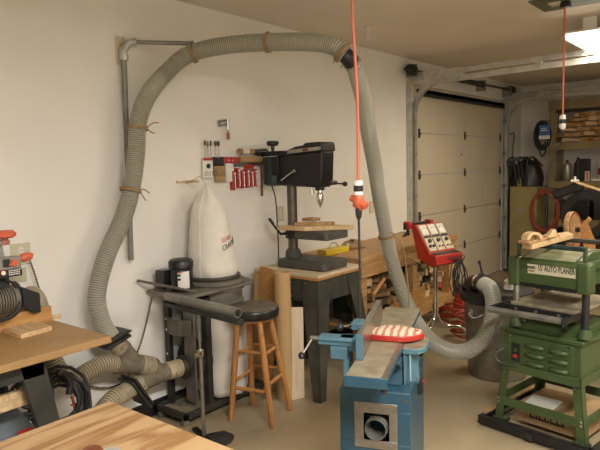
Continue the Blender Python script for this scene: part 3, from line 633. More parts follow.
# motor
mc = V((.222, 2.40, .838))
k = build('motor', B().rev([(0, 0), (.068, 0), (.072, .01), (.072, .135), (.068, .14)], mc, seg=32), 'blackp', t, world=True)
build('fan_cover', B().rev([(.066, .14), (.077, .142), (.078, .178), (.068, .192), (.05, .197), (0, .199)], mc, seg=32), 'black', k, world=True)
build('capacitor_box', B().box(mc.x-.140, mc.y-.095, .85, mc.x-.060, mc.y-.02, .965), 'blackp', k, world=True, bevel=.008)
build('cable_gland', B().cyl((mc.x-.158, mc.y-.06, .90), (mc.x-.135, mc.y-.06, .90), .013, seg=12), 'copper', k, world=True)
lb = B(); n0, n1 = -1.02, .0
for i in range(8):
    a0 = n0+(n1-n0)*i/8; a1 = n0+(n1-n0)*(i+1)/8; r_ = .0732
    lb.add([mc+V((math.cos(a0)*r_, math.sin(a0)*r_, .02)), mc+V((math.cos(a1)*r_, math.sin(a1)*r_, .02)), mc+V((math.cos(a1)*r_, math.sin(a1)*r_, .125)), mc+V((math.cos(a0)*r_, math.sin(a0)*r_, .125))], [(0, 1, 2, 3)])
lo = build('label', lb, 'paper', k, world=True)
hz = B()
for z in (.965, .94, .915): hz.box(-.012, -.0006, z-.006, .006, .0006, z+.008)
lm = Matrix.Translation((mc.x+.0735*math.cos(-.85), mc.y+.0735*math.sin(-.85), 0)) @ Matrix.Rotation(-.85+PI/2, 4, 'Z')
build('warning_marks', hz, 'inkblack', lo, mtx=Matrix.Translation(-V(DC)) @ lm)
ob = B().box(-.014, -.0006, .972, .02, .0006, .979); build('orange_strip', ob, 'orange', lo, mtx=Matrix.Translation(-V(DC)) @ lm @ Matrix.Translation((0, 0, -.018)))
# upper cloth bag: lofted along a slightly leaning axis, folds at the bottom, gathered at the top
def bagloft(rows, seg=56):
    m = B(); o = []
    for (x, y, z, r, fold, nf) in rows:
        for k_ in range(seg):
            a_ = 2*PI*k_/seg; rr = r*(1+fold*math.sin(nf*a_+z*7)+fold*.5*math.sin((nf*2+1)*a_+1.3))
            o.append(V((x+rr*math.cos(a_), y+rr*math.sin(a_), z)))
    fs = [(i*seg+k_, i*seg+(k_+1) % seg, (i+1)*seg+(k_+1) % seg, (i+1)*seg+k_) for i in range(len(rows)-1) for k_ in range(seg)]
    fs.append(tuple(range((len(rows)-1)*seg, len(rows)*seg))); return m.add(o, fs)
top = on(206.5, 184, 'x', .185)
ax = lambda z: V((.185, bc.y+(top.y-bc.y)*max(0, (z-.9))/(top.z-.9), z))
rows = []
for z, r_, f_, nf in ((.865, .160, .0, 5), (.878, .158, .02, 7), (.89, .166, .03, 7), (.91, .176, .025, 6), (.94, .178, .02, 6), (.97, .170, .015, 5), (1.02, .162, .010, 4), (1.10, .152, .008, 3), (1.2, .138, .006, 3), (1.29, .124, .01, 3), (1.33, .115, .015, 3), (1.36, .10, .03, 4), (1.40, .072, .06, 4), (1.44, .045, .10, 4), (1.475, .022, .14, 4), (top.z, .008, .0, 4)):
    a_ = ax(z); rows.append((a_.x, a_.y, z, r_*.95, f_, nf))
ub = build('filter_bag', bagloft(rows), 'canvas', t, world=True, smooth=80)
build('seam', B().sweep([ax(z)+V((r_*.96*math.cos(-1.25), r_*.96*math.sin(-1.25), 0)) for z, r_ in ((.89, .168), (.95, .178), (1.02, .163), (1.2, .139), (1.33, .117), (1.40, .075), (1.46, .033))], .003, 6), 'paper', ub, world=True)
build('bag_band', B().rev([(.168, .868), (.181, .872), (.181, .884), (.168, .888)], bc, seg=40), 'dsteel2', ub, world=True)
def on_bag(a0, z0):
    def f(v):
        z = z0+v.y+v.x*.25; r_ = (.152+(.138-.152)*(z-1.10)/.1)*.95+.0035; a_ = a0+v.x/r_; c_ = ax(z)
        return V((c_.x+r_*math.cos(a_)*1.0, c_.y+r_*math.sin(a_), z))+V((math.cos(a_), math.sin(a_), 0))*v.z
    return f
build('red_lettering', text_mb('SEARS', .040, None, .0006, on_bag(-.26, 1.10), sx=.9), 'inkred', ub, world=True)
build('black_lettering', text_mb('CRAFTSMAN', .048, None, .0006, on_bag(-.26, 1.048), sx=.72), 'inkblack', ub, world=True)
hp = on(206, 182, 'x', .12)
build('hanger_string', B().sweep([top, V((.13, top.y-.01, top.z+.05)), V((.03, top.y-.02, top.z+.012))], .002, 6), 'twine', ub, world=True)
rows = []
for z, r_, f_, nf in ((.09, .12, .03, 7), (.10, .158, .03, 6), (.14, .174, .02, 5), (.25, .176, .018, 5), (.45, .176, .015, 4), (.58, .176, .02, 5), (.66, .182, .02, 6), (.685, .192, .0, 6)): rows.append((bc.x+.03, bc.y+.02, z, r_, f_, nf))
lb_ = bagloft(rows); lb_.f.append(tuple(range(55, -1, -1))); lb_.m.append(0)
build('collection_bag', lb_, 'plastbag', t, world=True, smooth=80)
hg = thing('wall_hanger', 'small pale wooden peg on the wall holding the top of the cloth bag', 'hanger', (0, top.y-.02, top.z+.01))
build('peg', B().box(0, top.y-.10, top.z+.012, .02, top.y+.08, top.z+.024).box(.02, top.y-.035, top.z+.012, .14, top.y-.015, top.z+.02), 'pine', hg, world=True, bevel=.002)
s0, s1 = dp(137, 281, 3.50), dp(197, 291.5, 3.42)
s0 = on(137, 281, 'z', .84); s0 = V((.02, 2.20, .852)); s1 = V((.385, 2.33, .838))
s0 = on(137, 280.5, 'x', .03); s1 = on(197, 292, 'x', .40)
o = build('wooden_stick', B().bar(s0, s1, .018, .014), 'olsteel', loc=s1, bevel=.004); tag(o, 'thin grey stick lying across the dust collector towards the wall', 'stick')
# ------------------------------------------------------------------ roller stand
t = thing('roller_stand', 'work roller stand with a long grey roller before the dust collector', 'roller stand', on(209, 436, 'z', 0))
ra, rb = on(166.5, 301, 'z', .80), on(239, 321.5, 'z', .80)
ra, rb = on(167, 296.5, 'z', .84), on(238, 313, 'z', .84)
mid = ra.lerp(rb, .5); dz = V((0, 0, -1)); dr = (rb-ra).normalized()
build('roller', B().cyl(ra, rb, .027, seg=24), 'galvd', t, world=True)
build('roller_axle', B().cyl(ra-dr*.012, rb+dr*.012, .010, seg=10).cyl(rb-dr*.001, rb+dr*.004, .020, seg=14), 'rubber', t, world=True)
build('channel', B().bar(ra+dz*.045-dr*.01, rb+dz*.045+dr*.02, .045, .022).bar(ra+dz*.05-dr*.012, ra+dz*-.01-dr*.012, .04, .004).cyl(rb+dz*.045+dr*.01, rb+dz*.045+dr*.026, .018, seg=16), 'dsteel', t, world=True, bevel=.003)
pf = on(204, 436, 'z', .02); pt = V((pf.x, pf.y, 0)); ptop = ra.lerp(rb, .47)+dz*.055
build('lower_pole', B().cyl(V((pf.x, pf.y, .015)), V((pf.x, pf.y, .55)).lerp(V((ptop.x, ptop.y, .55)), .5), .012, seg=12), 'steel', t, world=True)
pm = V((pf.x, pf.y, .55)).lerp(V((ptop.x, ptop.y, .55)), .5)
build('upper_pole', B().cyl(pm, ptop, .008, seg=12), 'steel', t, world=True)
build('clamp_collar', B().rev([(.012, -.03), (.018, -.028), (.020, .01), (.012, .014)], pm, seg=16).cyl(pm+V((.012, -.02, -.008)), pm+V((.022, -.042, -.008)), .016, seg=14), 'chrome', t, world=True)
build('foot_plate', B().rev([(0, .0), (.12, .0), (.125, .006), (.10, .014), (.02, .018), (0, .018)], V((pf.x+.07, pf.y+.02, 0)), sx=.8), 'dsteel', t, world=True)
build('foot_bar', B().bar(V((pf.x-.14, pf.y+.05, .012)), V((pf.x+.17, pf.y-.06, .012)), .035, .02).bar(V((pf.x-.05, pf.y-.12, .012)), V((pf.x+.06, pf.y+.12, .012)), .035, .02), 'black', t, world=True, bevel=.003)

# ------------------------------------------------------------------ bar stool
F = [on(x, y, 'z', .0) for x, y in ((231, 421), (272.5, 428), (290.5, 410), (252.5, 405))]
cc = sum(F, V((0, 0, 0)))/4; sc = on(253.5, 306, 'z', .72)
t = thing('bar_stool', 'round bar stool with a dusty black vinyl seat and orange wooden legs', 'stool', cc)
SH = .72
k = build('seat', B().rev([(0, -.062), (.150, -.062), (.160, -.055), (.162, -.018), (.157, -.004), (.150, .002)], (sc.x, sc.y, SH), seg=48), 'vinyl', t, world=True, smooth=60)
build('seat_top', B().rev([(.156, -.004), (.150, .004), (.12, .012), (.06, .016), (0, .017)], (sc.x, sc.y, SH), seg=48), 'vinyld', k, world=True, smooth=60)
build('seat_plate', B().rev([(0, -.078), (.13, -.078), (.13, -.062), (0, -.062)], (sc.x, sc.y, SH), seg=32), 'stoolw', t, world=True)
TP = [V((sc.x, sc.y, 0))+(f-cc).normalized()*.105+V((0, 0, SH-.07)) for f in F]
for f, tp_ in zip(F, TP):
    f = V((f.x, f.y, 0)); build('leg', B().sweep([f, f.lerp(tp_, .04), f.lerp(tp_, .5), f.lerp(tp_, .96), tp_], [.0145, .017, .020, .018, .015], 16), 'stoolw', t, world=True)
def lp(i, z): f = V((F[i].x, F[i].y, 0)); return f.lerp(TP[i], z/TP[i].z)
for i, j, z, r_ in ((0, 1, .215, .012), (1, 2, .255, .012), (2, 3, .29, .010), (3, 0, .255, .010), (0, 1, .45, .010), (1, 2, .44, .011), (2, 3, .44, .009), (3, 0, .42, .010)):
    a_, b2 = lp(i, z), lp(j, z+.0); build('rung', B().sweep([a_, a_.lerp(b2, .5), b2], [r_*.85, r_*1.1, r_*.85], 12), 'stoolw', t, world=True)
# ------------------------------------------------------------------ boards and rolled card leaning by the wall
g0 = on(281, 409, 'z', 0); 
tb = V((.545, 2.985, 0))
tt_ = on(282, 272, 'y', 3.02)
m = B(); 
o = build('kraft_roll', m.rev([(.050, 0), (.055, 0), (.055, tt_.z), (.050, tt_.z), (.050, 0)], (tt_.x, 3.02, 0), seg=30), 'tube', loc=(tt_.x, 3.02, 0)); tag(o, 'tall rolled kraft paper tube standing upright between the stool and the drill press bench', 'paper roll')
def leaning(bl, br_, tl, tr, th, mk, lab, name='board'):
    vs = [V(p) for p in (bl, br_, tr, tl)]; n = (vs[1]-vs[0]).cross(vs[3]-vs[0]).normalized()*th
    o = build(name, B().add(vs+[v+n for v in vs], [(0, 1, 2, 3), (7, 6, 5, 4), (0, 4, 5, 1), (1, 5, 6, 2), (2, 6, 7, 3), (3, 7, 4, 0)]), mk, loc=vs[0], bevel=.001); return tag(o, lab, 'board', 'boards leaning beside the drill press bench')
def yz(x, y, yy): return on(x, y, 'y', yy)
def fl(p): return V((p.x, p.y, 0))
q1, q2 = on(291, 399.5, 'z', 0), on(303.5, 397, 'z', 0)
leaning(q1, q2, on(289, 307, 'y', q1.y+.05), on(302, 307, 'y', q2.y+.02), .018, 'pinev', 'short pale board standing upright against the drill press bench leg')
a0 = V((.10, 3.22, 0)); b0 = V((.30, 3.30, 0))
leaning(V((.20, 3.06, 0)), V((.36, 3.06, 0)), on(261.5, 266, 'y', 3.135), on(279, 271, 'y', 3.135), .012, 'oak', 'orange-brown board leaning behind the kraft roll with its slanted top showing')
leaning(V((.14, 3.08, 0)), V((.20, 3.08, 0)), on(255.5, 273, 'y', 3.15), on(263, 274, 'y', 3.15), .012, 'tube', 'shorter brown board at the far left of the leaning boards')
# ------------------------------------------------------------------ drill press bench
BX0, BX1, BY0, BY1, BZ = .12, .705, 3.165, 3.70, .85
t = thing('drill_press_bench', 'dark steel four legged bench with a plywood top under the drill press', 'bench', (.41, 3.43, 0))
build('plywood_top', B().box(BX0, BY0, BZ-.022, BX1, BY1, BZ), 'dpply', t, world=True, bevel=.002)
build('lower_ply', B().box(BX0+.0, BY0+.004, BZ-.04, BX1-.004, BY1, BZ-.022), 'oak', t, world=True, bevel=.001)
ap = B(); a = .018
ap.box(BX0+a, BY0+a, BZ-.20, BX1-a, BY0+a+.003, BZ-.04).box(BX1-a-.003, BY0+a, BZ-.20, BX1-a, BY1-a, BZ-.04).box(BX0+a, BY1-a-.003, BZ-.20, BX1-a, BY1-a, BZ-.04).box(BX0+a, BY0+a, BZ-.20, BX0+a+.003, BY1-a, BZ-.04)
build('apron', ap, 'dsteel2', t, world=True, bevel=.002)
rv = B()
for x in (.20, .33, .46, .58):
    for z in (BZ-.07, BZ-.17): rv.cyl((x, BY0+a-.003, z), (x, BY0+a+.001, z), .006, seg=8)
for y in (3.26, 3.38, 3.50, 3.62):
    for z in (BZ-.07, BZ-.17): rv.cyl((BX1-a-.001, y, z), (BX1-a+.003, y, z), .006, seg=8)
build('rivets', rv, 'steel', t, world=True, kind='stuff')
for sx, x in ((1, BX1-a), (-1, BX0+a)):
    for sy, y in ((-1, BY0+a), (1, BY1-a)):
        fx, fy = x+sx*.08, y+sy*.10; tz = BZ-.05
        w0, w1, th = .15, .062, .004
        P0, P1 = V((x, y, tz)), V((fx, fy, 0))
        m = B()
        m.add([P0, P0-V((sx*w0, 0, 0)), P1-V((sx*w1, 0, 0)), P1, P0-V((0, sy*th, 0)), P0-V((sx*w0, sy*th, 0)), P1-V((sx*w1, sy*th, 0)), P1-V((0, sy*th, 0))], [(0, 1, 2, 3), (7, 6, 5, 4), (0, 4, 5, 1), (1, 5, 6, 2), (2, 6, 7, 3), (3, 7, 4, 0)])
        m.add([P0, P0-V((0, sy*w0, 0)), P1-V((0, sy*w1, 0)), P1, P0-V((sx*th, 0, 0)), P0-V((sx*th, sy*w0, 0)), P1-V((sx*th, sy*w1, 0)), P1-V((sx*th, 0, 0))], [(0, 1, 2, 3), (7, 6, 5, 4), (0, 4, 5, 1), (1, 5, 6, 2), (2, 6, 7, 3), (3, 7, 4, 0)])
        build('leg', m, 'dsteel2', t, world=True)
# drill press
DX, DY = .27, 3.44
t = thing('drill_press', 'dark green and black bench drill press standing on the plywood topped bench', 'drill press', (DX+.15, DY, BZ))
bs = B().prism([(.225, 3.31), (.25, 3.28), (.65, 3.28), (.675, 3.305), (.675, 3.555), (.65, 3.59), (.25, 3.59), (.225, 3.56)], BZ, BZ+.06)
k = build('base', bs, 'cast', t, world=True, bevel=.012, bseg=3)
build('base_slots', B().box(.42, 3.33, BZ+.058, .60, 3.345, BZ+.0625), 'black', k, world=True)
build('column', B().cyl((DX, DY, BZ+.05), (DX, DY, 1.50), .037, seg=28), 'dcol', t, world=True)
build('column_collar', B().rev([(.062, 0), (.058, .05), (.045, .07)], (DX, DY, BZ+.05), seg=28), 'cast', t, world=True)
tb = B().prism([(.34, 3.37), (.40, 3.30), (.66, 3.30), (.685, 3.32), (.685, 3.56), (.66, 3.58), (.40, 3.58), (.34, 3.51)], 1.065, 1.125)
k = build('table', tb, 'cast', t, world=True, bevel=.010, bseg=3)
build('table_slot', B().box(.47, 3.33, 1.124, .49, 3.42, 1.1265), 'black', k, world=True)
build('table_bracket', B().cyl((DX, DY, 1.05), (DX, DY, 1.14), .056, seg=28).prism([(.30, 3.40), (.45, 3.40), (.45, 3.48), (.30, 3.48)], 1.06, 1.09), 'dsteel', t, world=True, bevel=.004)
build('table_crank', B().cyl((DX-.02, DY-.05, 1.09), (DX-.03, DY-.10, 1.09), .010, seg=10).bar((DX-.03, DY-.10, 1.085), (DX-.11, DY-.11, 1.17), .014, .012).cyl((DX-.10, DY-.105, 1.16), (DX-.135, DY-.11, 1.20), .011, seg=10), 'blackp', t, world=True)
# head
hd = B().prism([(.20, 1.445), (.58, 1.43), (.60, 1.47), (.61, 1.65), (.61, 1.69), (.24, 1.67), (.20, 1.63)], -.075, .075, Matrix(((1, 0, 0, 0), (0, 0, 1, DY), (0, 1, 0, 0), (0, 0, 0, 1))))
k = build('head', hd, 'black', t, world=True, bevel=.015, bseg=3)
build('quill_boss', B().cyl((.53, DY, 1.41), (.53, DY, 1.45), .035, seg=24), 'black', k, world=True)
cv = B().prism([(.20, 1.66), (.28, 1.695), (.38, 1.725), (.45, 1.732), (.47, 1.747), (.595, 1.751), (.61, 1.741), (.615, 1.685), (.45, 1.675), (.25, 1.66)], -.088, .088, Matrix(((1, 0, 0, 0), (0, 0, 1, DY), (0, 1, 0, 0), (0, 0, 0, 1))))
k = build('belt_cover', cv, 'black', t, world=True, bevel=.014, bseg=3)
build('silver_label', B().prism([(.31, 1.676), (.61, 1.694), (.61, 1.717), (.31, 1.702)], -.0895, -.087, Matrix(((1, 0, 0, 0), (0, 0, 1, DY), (0, 1, 0, 0), (0, 0, 0, 1)))), 'steel', k, world=True)
build('red_label', B().prism([(.45, 1.687), (.50, 1.691), (.50, 1.709), (.45, 1.705)], -.0902, -.0892, Matrix(((1, 0, 0, 0), (0, 0, 1, DY), (0, 1, 0, 0), (0, 0, 0, 1)))), 'copper', k, world=True)
# motor behind
mx, my = .115, DY-.02
build('motor', B().rev([(0, 0), (.05, 0), (.077, .012), (.08, .02), (.08, .20), (.075, .215), (.04, .22), (0, .22)], (mx, my, 1.44), seg=32), 'dgreen', t, world=True)
build('motor_mount', B().box(.03, my-.05, 1.665, .26, my+.05, 1.70).box(.15, my-.07, 1.52, .22, my+.07, 1.66), 'black', t, world=True, bevel=.004)
build('tension_knob', B().rev([(0, 0), (.012, 0), (.014, .035), (.038, .04), (.045, .055), (.045, .07), (.035, .075), (0, .075)], (.155, my-.05, 1.70), seg=24), 'blackp', t, world=True)
pa, pb = on(281.5, 180, 'y', 3.345), on(294, 171, 'y', 3.34)
build('belt_lever', B().cyl(pb, pa, .0075, seg=10).cyl(pb, pb+V((0, .04, 0)), .012, seg=10), 'chrome', t, world=True)
build('chuck', B().rev([(0, 0), (.006, .0), (.010, .02), (.017, .03), (.024, .045), (.026, .075), (.022, .10), (.017, .11), (.017, .15), (0, .15)], (.53, DY, 1.285), seg=24), 'chrome', t, world=True)
k = build('depth_stop', B().cyl((.50, DY-.055, 1.40), (.50, DY-.055, 1.45), .008, seg=10).rev([(0, 0), (.016, .005), (.014, .04), (0, .045)], (.50, DY-.055, 1.38), seg=12), 'chrome', t, world=True)
pa, pb = on(330, 183, 'y', 3.33), on(345, 184, 'y', 3.33)
build('feed_handle', B().cyl(pa, pb, .0055, seg=8).rev([(0, -.018), (.013, -.013), (.018, 0), (.013, .013), (0, .018)], pb, (1, 0, 0), seg=14).cyl((pa.x, 3.33, pa.z), (pa.x, 3.40, pa.z), .016, seg=12), 'blackp', t, world=True)
build('motor_cord', B().sweep(spline([V((.10, my-.03, 1.48)), V((.15, my-.03, 1.35)), V((.135, my-.0, 1.15)), V((.14, my, 1.0)), V((.12, my+.02, .87))], 6), .005, 8), 'rubber', t, world=True)
# boards on the table
zt = 1.125
def slab(name, pts, z0, z1, mk, lab, cat='board', grp=None, bevel=.002):
    c = sum((V((p[0], p[1], 0)) for p in pts), V((0, 0, 0)))/len(pts)
    o = build(name, B().prism([(p[0], p[1]) for p in pts], z0, z1), mk, loc=(c.x, c.y, z0), bevel=bevel); return tag(o, lab, cat, grp)
slab('scrap_board', [(.25, 3.285), (.50, 3.295), (.74, 3.56), (.36, 3.50)], zt+.0015, zt+.032, 'pine', 'widest pale board lying across the drill press table')
slab('scrap_board', [(.33, 3.38), (.37, 3.34), (.60, 3.52), (.56, 3.55)], zt+.0325, zt+.052, 'scrap', 'narrow board stacked on the pale board of the drill press table')
slab('scrap_block', [(.335, 3.47), (.44, 3.47), (.44, 3.56), (.335, 3.56)], zt+.0525, zt+.075, 'scrap', 'small wood block on top of the boards on the drill press table', 'wood block')

# ------------------------------------------------------------------ wall tool rack
Wp = lambda x, y, X=.03: on(x, y, 'x', X)
def wbox(name, x0, y0, x1, y1, mk, lab, cat, X0=.005, X1=.03, grp=None, bevel=.003, extra=None):
    a, b = Wp(x0, y0, X1), Wp(x1, y1, X1)
    m = B().box(X0, a.y, min(a.z, b.z), X1, b.y, max(a.z, b.z))
    o = build(name, m, mk, loc=(0, a.y, min(a.z, b.z)), bevel=bevel); tag(o, lab, cat, grp); return o, a, b
wbox('rail_board', 204, 158, 268, 166, 'steel', 'long flat tool rail on the wall left of the drill press', 'tool rail', .0, .012)
o, a, b = wbox('bit_pack', 203, 158, 213.5, 178, 'paper', 'white bit set pack with a red top strip, leftmost on the tool rail', 'tool pack', .012, .028, 'packs on the tool rail')
build('red_header', B().box(.028, 0, b.z-a.z if 0 else (a.z-b.z)-.018, .0295, b.y-a.y, a.z-b.z), 'redp', o)
build('round_dial', B().cyl((.028, (b.y-a.y)/2, (a.z-b.z)*.6), (.034, (b.y-a.y)/2, (a.z-b.z)*.6), .017, seg=18), 'dsteel', o)
bt = B()
for k in range(4): bt.cyl((.031, .018+k*.02, .015), (.031, .018+k*.02, .05), .004, seg=6)
build('bits', bt, 'steel', o, kind='stuff')
wbox('black_pack', 213.5, 157, 224, 165.5, 'black', 'black tool pack between the bit set and the red pack', 'tool pack', .012, .034, 'packs on the tool rail')
wbox('brown_box', 214, 166, 225.5, 175, 'leather', 'brown patterned box hanging under the black tool pack', 'box', .012, .032, 'packs on the tool rail')
wbox('card_box', 216, 175.5, 225.5, 182, 'card', 'small plain cardboard box at the bottom of the tool rail', 'box', .012, .030, 'packs on the tool rail')
o, a, b = wbox('red_pack', 224, 157, 238.5, 163, 'redp', 'bright red tool pack with silver dots on the tool rail', 'tool pack', .012, .03, 'packs on the tool rail')
build('studs', B().rev([(0, .006), (.008, 0)], (.03, .05, .02), (1, 0, 0), 10).rev([(0, .006), (.008, 0)], (.03, .09, .02), (1, 0, 0), 10), 'chrome', o)
wbox('beige_pack', 226, 163.5, 234, 181.5, 'paper', 'beige tool pack hanging under the red pack', 'tool pack', .012, .03, 'packs on the tool rail')
o = build('board_strip', B().box(.012, Wp(241, 155).y, Wp(241, 162.5).z, .03, Wp(263.5, 155).y, Wp(241, 156).z), 'card', loc=(.012, Wp(241, 155).y, 1.6), bevel=.002); tag(o, 'tan flat strip on the tool rail above the red tool pouches', 'strip')
for i, (x, y0, y1, ls) in enumerate(((233.5, 171, 190, 'first'), (238, 168, 188, 'second'), (242.5, 170, 188, 'third'), (247, 169, 187.5, 'fourth'), (251, 170, 187, 'fifth'), (255, 169, 186, 'sixth'))):
    a, b = Wp(x, y0, .045), Wp(x+3.4, y1, .045); a.y += 0
    t2 = thing('pouched_tool', 'red handled tool in a clear red pouch, %s from the left of its row' % ls, 'tool', (.02, a.y, b.z), 0, 'red tools hanging under the tool rail')
    build('pouch', B().box(.0, a.y, b.z, .042, b.y, a.z), 'redp', t2, world=True, bevel=.006)
    build('blade', B().cyl((.046, (a.y+b.y)/2, b.z+.01), (.046, (a.y+b.y)/2, a.z-.035), .0045, seg=8), 'chrome', t2, world=True)
    build('cap', B().rev([(0, -.01), (.010, 0), (0, .01)], (.046, (a.y+b.y)/2, a.z-.02), (1, 0, 0), 12), 'white', t2, world=True)
wbox('red_pack', 246, 164.5, 254, 168.5, 'redp', 'small red pack right above the red pouches', 'tool pack', .012, .034, 'packs on the tool rail')
wbox('clear_pack', 256.5, 169, 261, 186, 'paper', 'pale pack with a black disc at the right end of the red pouches', 'tool pack', .0, .03, 'packs on the tool rail')
o, a, b = wbox('wood_strip', 261.5, 163, 263.5, 196, 'copper', 'narrow red-brown strip hanging beside the drill press motor', 'strip', .0, .02)
for i, (x, y0, mk, ls) in enumerate(((204.8, 141, 'blackp', 'leftmost'), (207.6, 142, 'copper', 'second'), (210.5, 141.5, 'blackp', 'middle'), (215.5, 141, 'blackp', 'fourth'), (218.3, 141, 'blackp', 'rightmost'))):
    a, b = Wp(x, y0, .035), Wp(x, 158, .035)
    s2 = thing('screwdriver', 'thin driver standing in the tool rail, %s of the five' % ls, 'screwdriver', (.035, a.y, b.z), 0, 'drivers standing in the tool rail')
    build('shaft', B().cyl((.035, a.y, b.z), (.035, a.y, a.z), .003, seg=8), 'steel', s2, world=True)
    build('handle', B().rev([(.004, 0), (.009 if i > 2 else .006, .006), (.009 if i > 2 else .006, .03), (.004, .036)], (.035, a.y, a.z-(.036 if i > 2 else .03)), seg=10), mk, s2, world=True)
o = build('white_socket', B().cyl(Wp(242, 151.5), Wp(248, 151.5), .018, .022, seg=16), 'white', loc=Wp(245, 151.5)); tag(o, 'white plastic cap lying on top of the tool rail', 'cap')
o = build('brass_fitting', B().cyl(Wp(238.5, 151.5), Wp(241.5, 151.5), .022, seg=8).cyl(Wp(249, 151.5), Wp(253.5, 151.5), .016, .02, seg=8), 'scrap', loc=Wp(240, 151.5)); tag(o, 'brass coloured fittings on top of the tool rail', 'fitting')
t = thing('air_tool', 'black air tool lying on the tool rail beside the drill press motor', 'air tool', Wp(260, 154))
build('body', B().cyl(Wp(254.5, 152), Wp(266, 151.5), .020, .024, seg=14), 'blackp', t, world=True)
build('grip', B().cyl(Wp(259, 152), Wp(258, 155.5), .014, seg=10), 'rubber', t, world=True)
# wall hook with brass fitting
t = thing('air_chuck', 'chrome and brass air fitting hanging high on the wall above the tool rail', 'air fitting', (.03, Wp(228, 130).y, Wp(228, 130).z))
a, b = Wp(227.5, 118.5), Wp(228, 130); build('handle', B().sweep([a, a.lerp(b, .5), b], [.012, .011, .007], 12), 'chrome', t, world=True)
build('brass_end', B().cyl(b, Wp(228.2, 133), .005, seg=8).cyl(Wp(228.2, 133), Wp(228.4, 139.5), .011, seg=10), 'copper', t, world=True)
build('hooks', B().cyl(Wp(218.5, 121.5, .015), Wp(226, 120.5), .007, seg=8).cyl(Wp(219, 125.5, .015), Wp(226, 124.5), .007, seg=8).cyl(Wp(219.5, 123.5, 0), Wp(219.5, 123.5, .02), .012, seg=8), 'pipe', t, world=True)

# ------------------------------------------------------------------ workbench behind
WZ = .86
wx = .60
t = thing('workbench', 'long orange-brown wooden workbench along the wall before the garage door', 'workbench', (.3, 4.5, 0))
build('worktop', B().box(.0, 3.86, WZ-.05, wx, 5.62, WZ), 'bench', t, world=True, bevel=.004)
build('apron', B().box(wx-.03, 3.88, WZ-.16, wx-.008, 5.60, WZ-.05), 'bench', t, world=True, bevel=.002)
for y in (3.90, 4.75, 5.50):
    for x in (.05, wx-.115): build('leg', B().box(x, y, 0, x+.085, y+.085, WZ-.05), 'bench', t, world=True, bevel=.003)
build('lower_shelf', B().box(.04, 3.92, .27, wx-.035, 5.56, .29).box(wx-.03, 3.90, .20, wx-.005, 5.58, .30), 'bench', t, world=True, bevel=.002)
rn = random.Random(5)
def chunk(x, y, z, l, w, h, a, mk, name, lab, grp, tilt=0):
    mt = Matrix.Rotation(a, 4, 'Z') @ Matrix.Rotation(tilt, 4, 'Y')
    m = B().box(-l/2, -w/2, 0, l/2, w/2, h); m.v = [mt @ v for v in m.v]; zm = min(v.z for v in m.v)
    o = build(name, m, mk, bevel=.002); o.location = (x, y, z-zm); return tag(o, lab, 'wood scrap' if mk in ('scrap', 'pine', 'plyp', 'oak') else 'box', grp)
lab = 'offcut in the jumble of wood scraps on the lower shelf of the workbench'
for i in range(50):
    y = 4.03+i*.026 if i < 25 else 4.90+(i-25)*.022; chunk(rn.uniform(.38, .46), y, .292+(i % 5)*.072, rn.uniform(.12, .26), rn.uniform(.03, .07), rn.uniform(.03, .07), rn.uniform(-.6, .6), rn.choice(['scrap', 'pine', 'card', 'leather', 'dsteel', 'scrap']), 'wood_scrap', lab, 'scraps on the workbench shelf', rn.uniform(-.25, .25))
lab = 'dark tool or case packed behind the scraps under the workbench'
for i in range(10):
    y = 4.05+i*.15; chunk(rn.uniform(.22, .27), 4.10+i*.135+(.12 if i > 3 else 0), .292, rn.uniform(.12, .16), rn.uniform(.07, .10), rn.uniform(.2, .34), rn.uniform(-.2, .2), rn.choice(['black', 'dsteel', 'dgreen', 'rubber']), 'tool_case', lab, 'dark cases under the workbench')
o = build('wood_stick', B().cyl(on(373, 295, 'x', .66), on(384, 279, 'x', .62), .016, seg=12), 'oak', loc=on(373, 295, 'x', .66)); tag(o, 'short round stick leaning out of the scraps under the workbench', 'stick')
p, q = V((.66, 3.93, .05)), V((.74, 5.0, .62))
a0, b0 = on(366, 331, 'x', .70), on(424, 293, 'x', .70)
o = build('long_board', B().bar(a0, b0, .03, .13), 'oak', loc=a0, bevel=.002); tag(o, 'long orange-brown board lying on edge in front of the workbench', 'board')
c = on(398, 325, 'z', 0)
# bits on the bench top
m = B(); rn2 = random.Random(3); P0 = on(353, 246, 'z', WZ+.03)
pts = []
c0 = on(352, 243, 'x', .22); c0.z = WZ
t = thing('leather_pouch', 'crumpled tan pouch and rag lying on the workbench by the black cord', 'pouch', c0)
bm_ = B(); seg = 16
rows = []
for j in range(6):
    h = j/5; r_ = .11*(1-h**2)**.5+.004
    rows.append([V(((r_*.6+.012*math.sin(3*2*PI*k_/seg+j))*math.cos(2*PI*k_/seg), (r_*1.5+.03*math.sin(2*2*PI*k_/seg+j*1.3))*math.sin(2*PI*k_/seg), h*.075+.008*math.sin(k_*1.9+j))) for k_ in range(seg)])
vs = [v for r_ in rows for v in r_]
bm_.add(vs, [(i*seg+k_, i*seg+(k_+1) % seg, (i+1)*seg+(k_+1) % seg, (i+1)*seg+k_) for i in range(5) for k_ in range(seg)]+[tuple(range(5*seg, 6*seg)), tuple(range(seg-1, -1, -1))])
build('pouch_body', bm_, 'leather', t, smooth=70)
build('strap', B().sweep(spline([V((.03, -.10, .05)), V((.06, -.2, .03)), V((.04, -.28, .008)), V((.10, -.33, .008))], 6), .007, 8), 'paper', t)
c0 = on(323, 250, 'z', WZ+.02)
t = thing('yellow_case', 'yellow plastic case behind the drill press base', 'case', (.25, 3.98, WZ))
build('case_body', B().prism([(-.05, -.155), (.05, -.165), (.05, .165), (-.05, .155)], 0, .05), 'yellow', t, bevel=.008)
build('case_handle', B().sweep([V((.0, -.06, .05)), V((0, -.035, .082)), V((0, .005, .092)), V((0, .04, .082)), V((0, .07, .05))], .005, 8), 'steel', t)

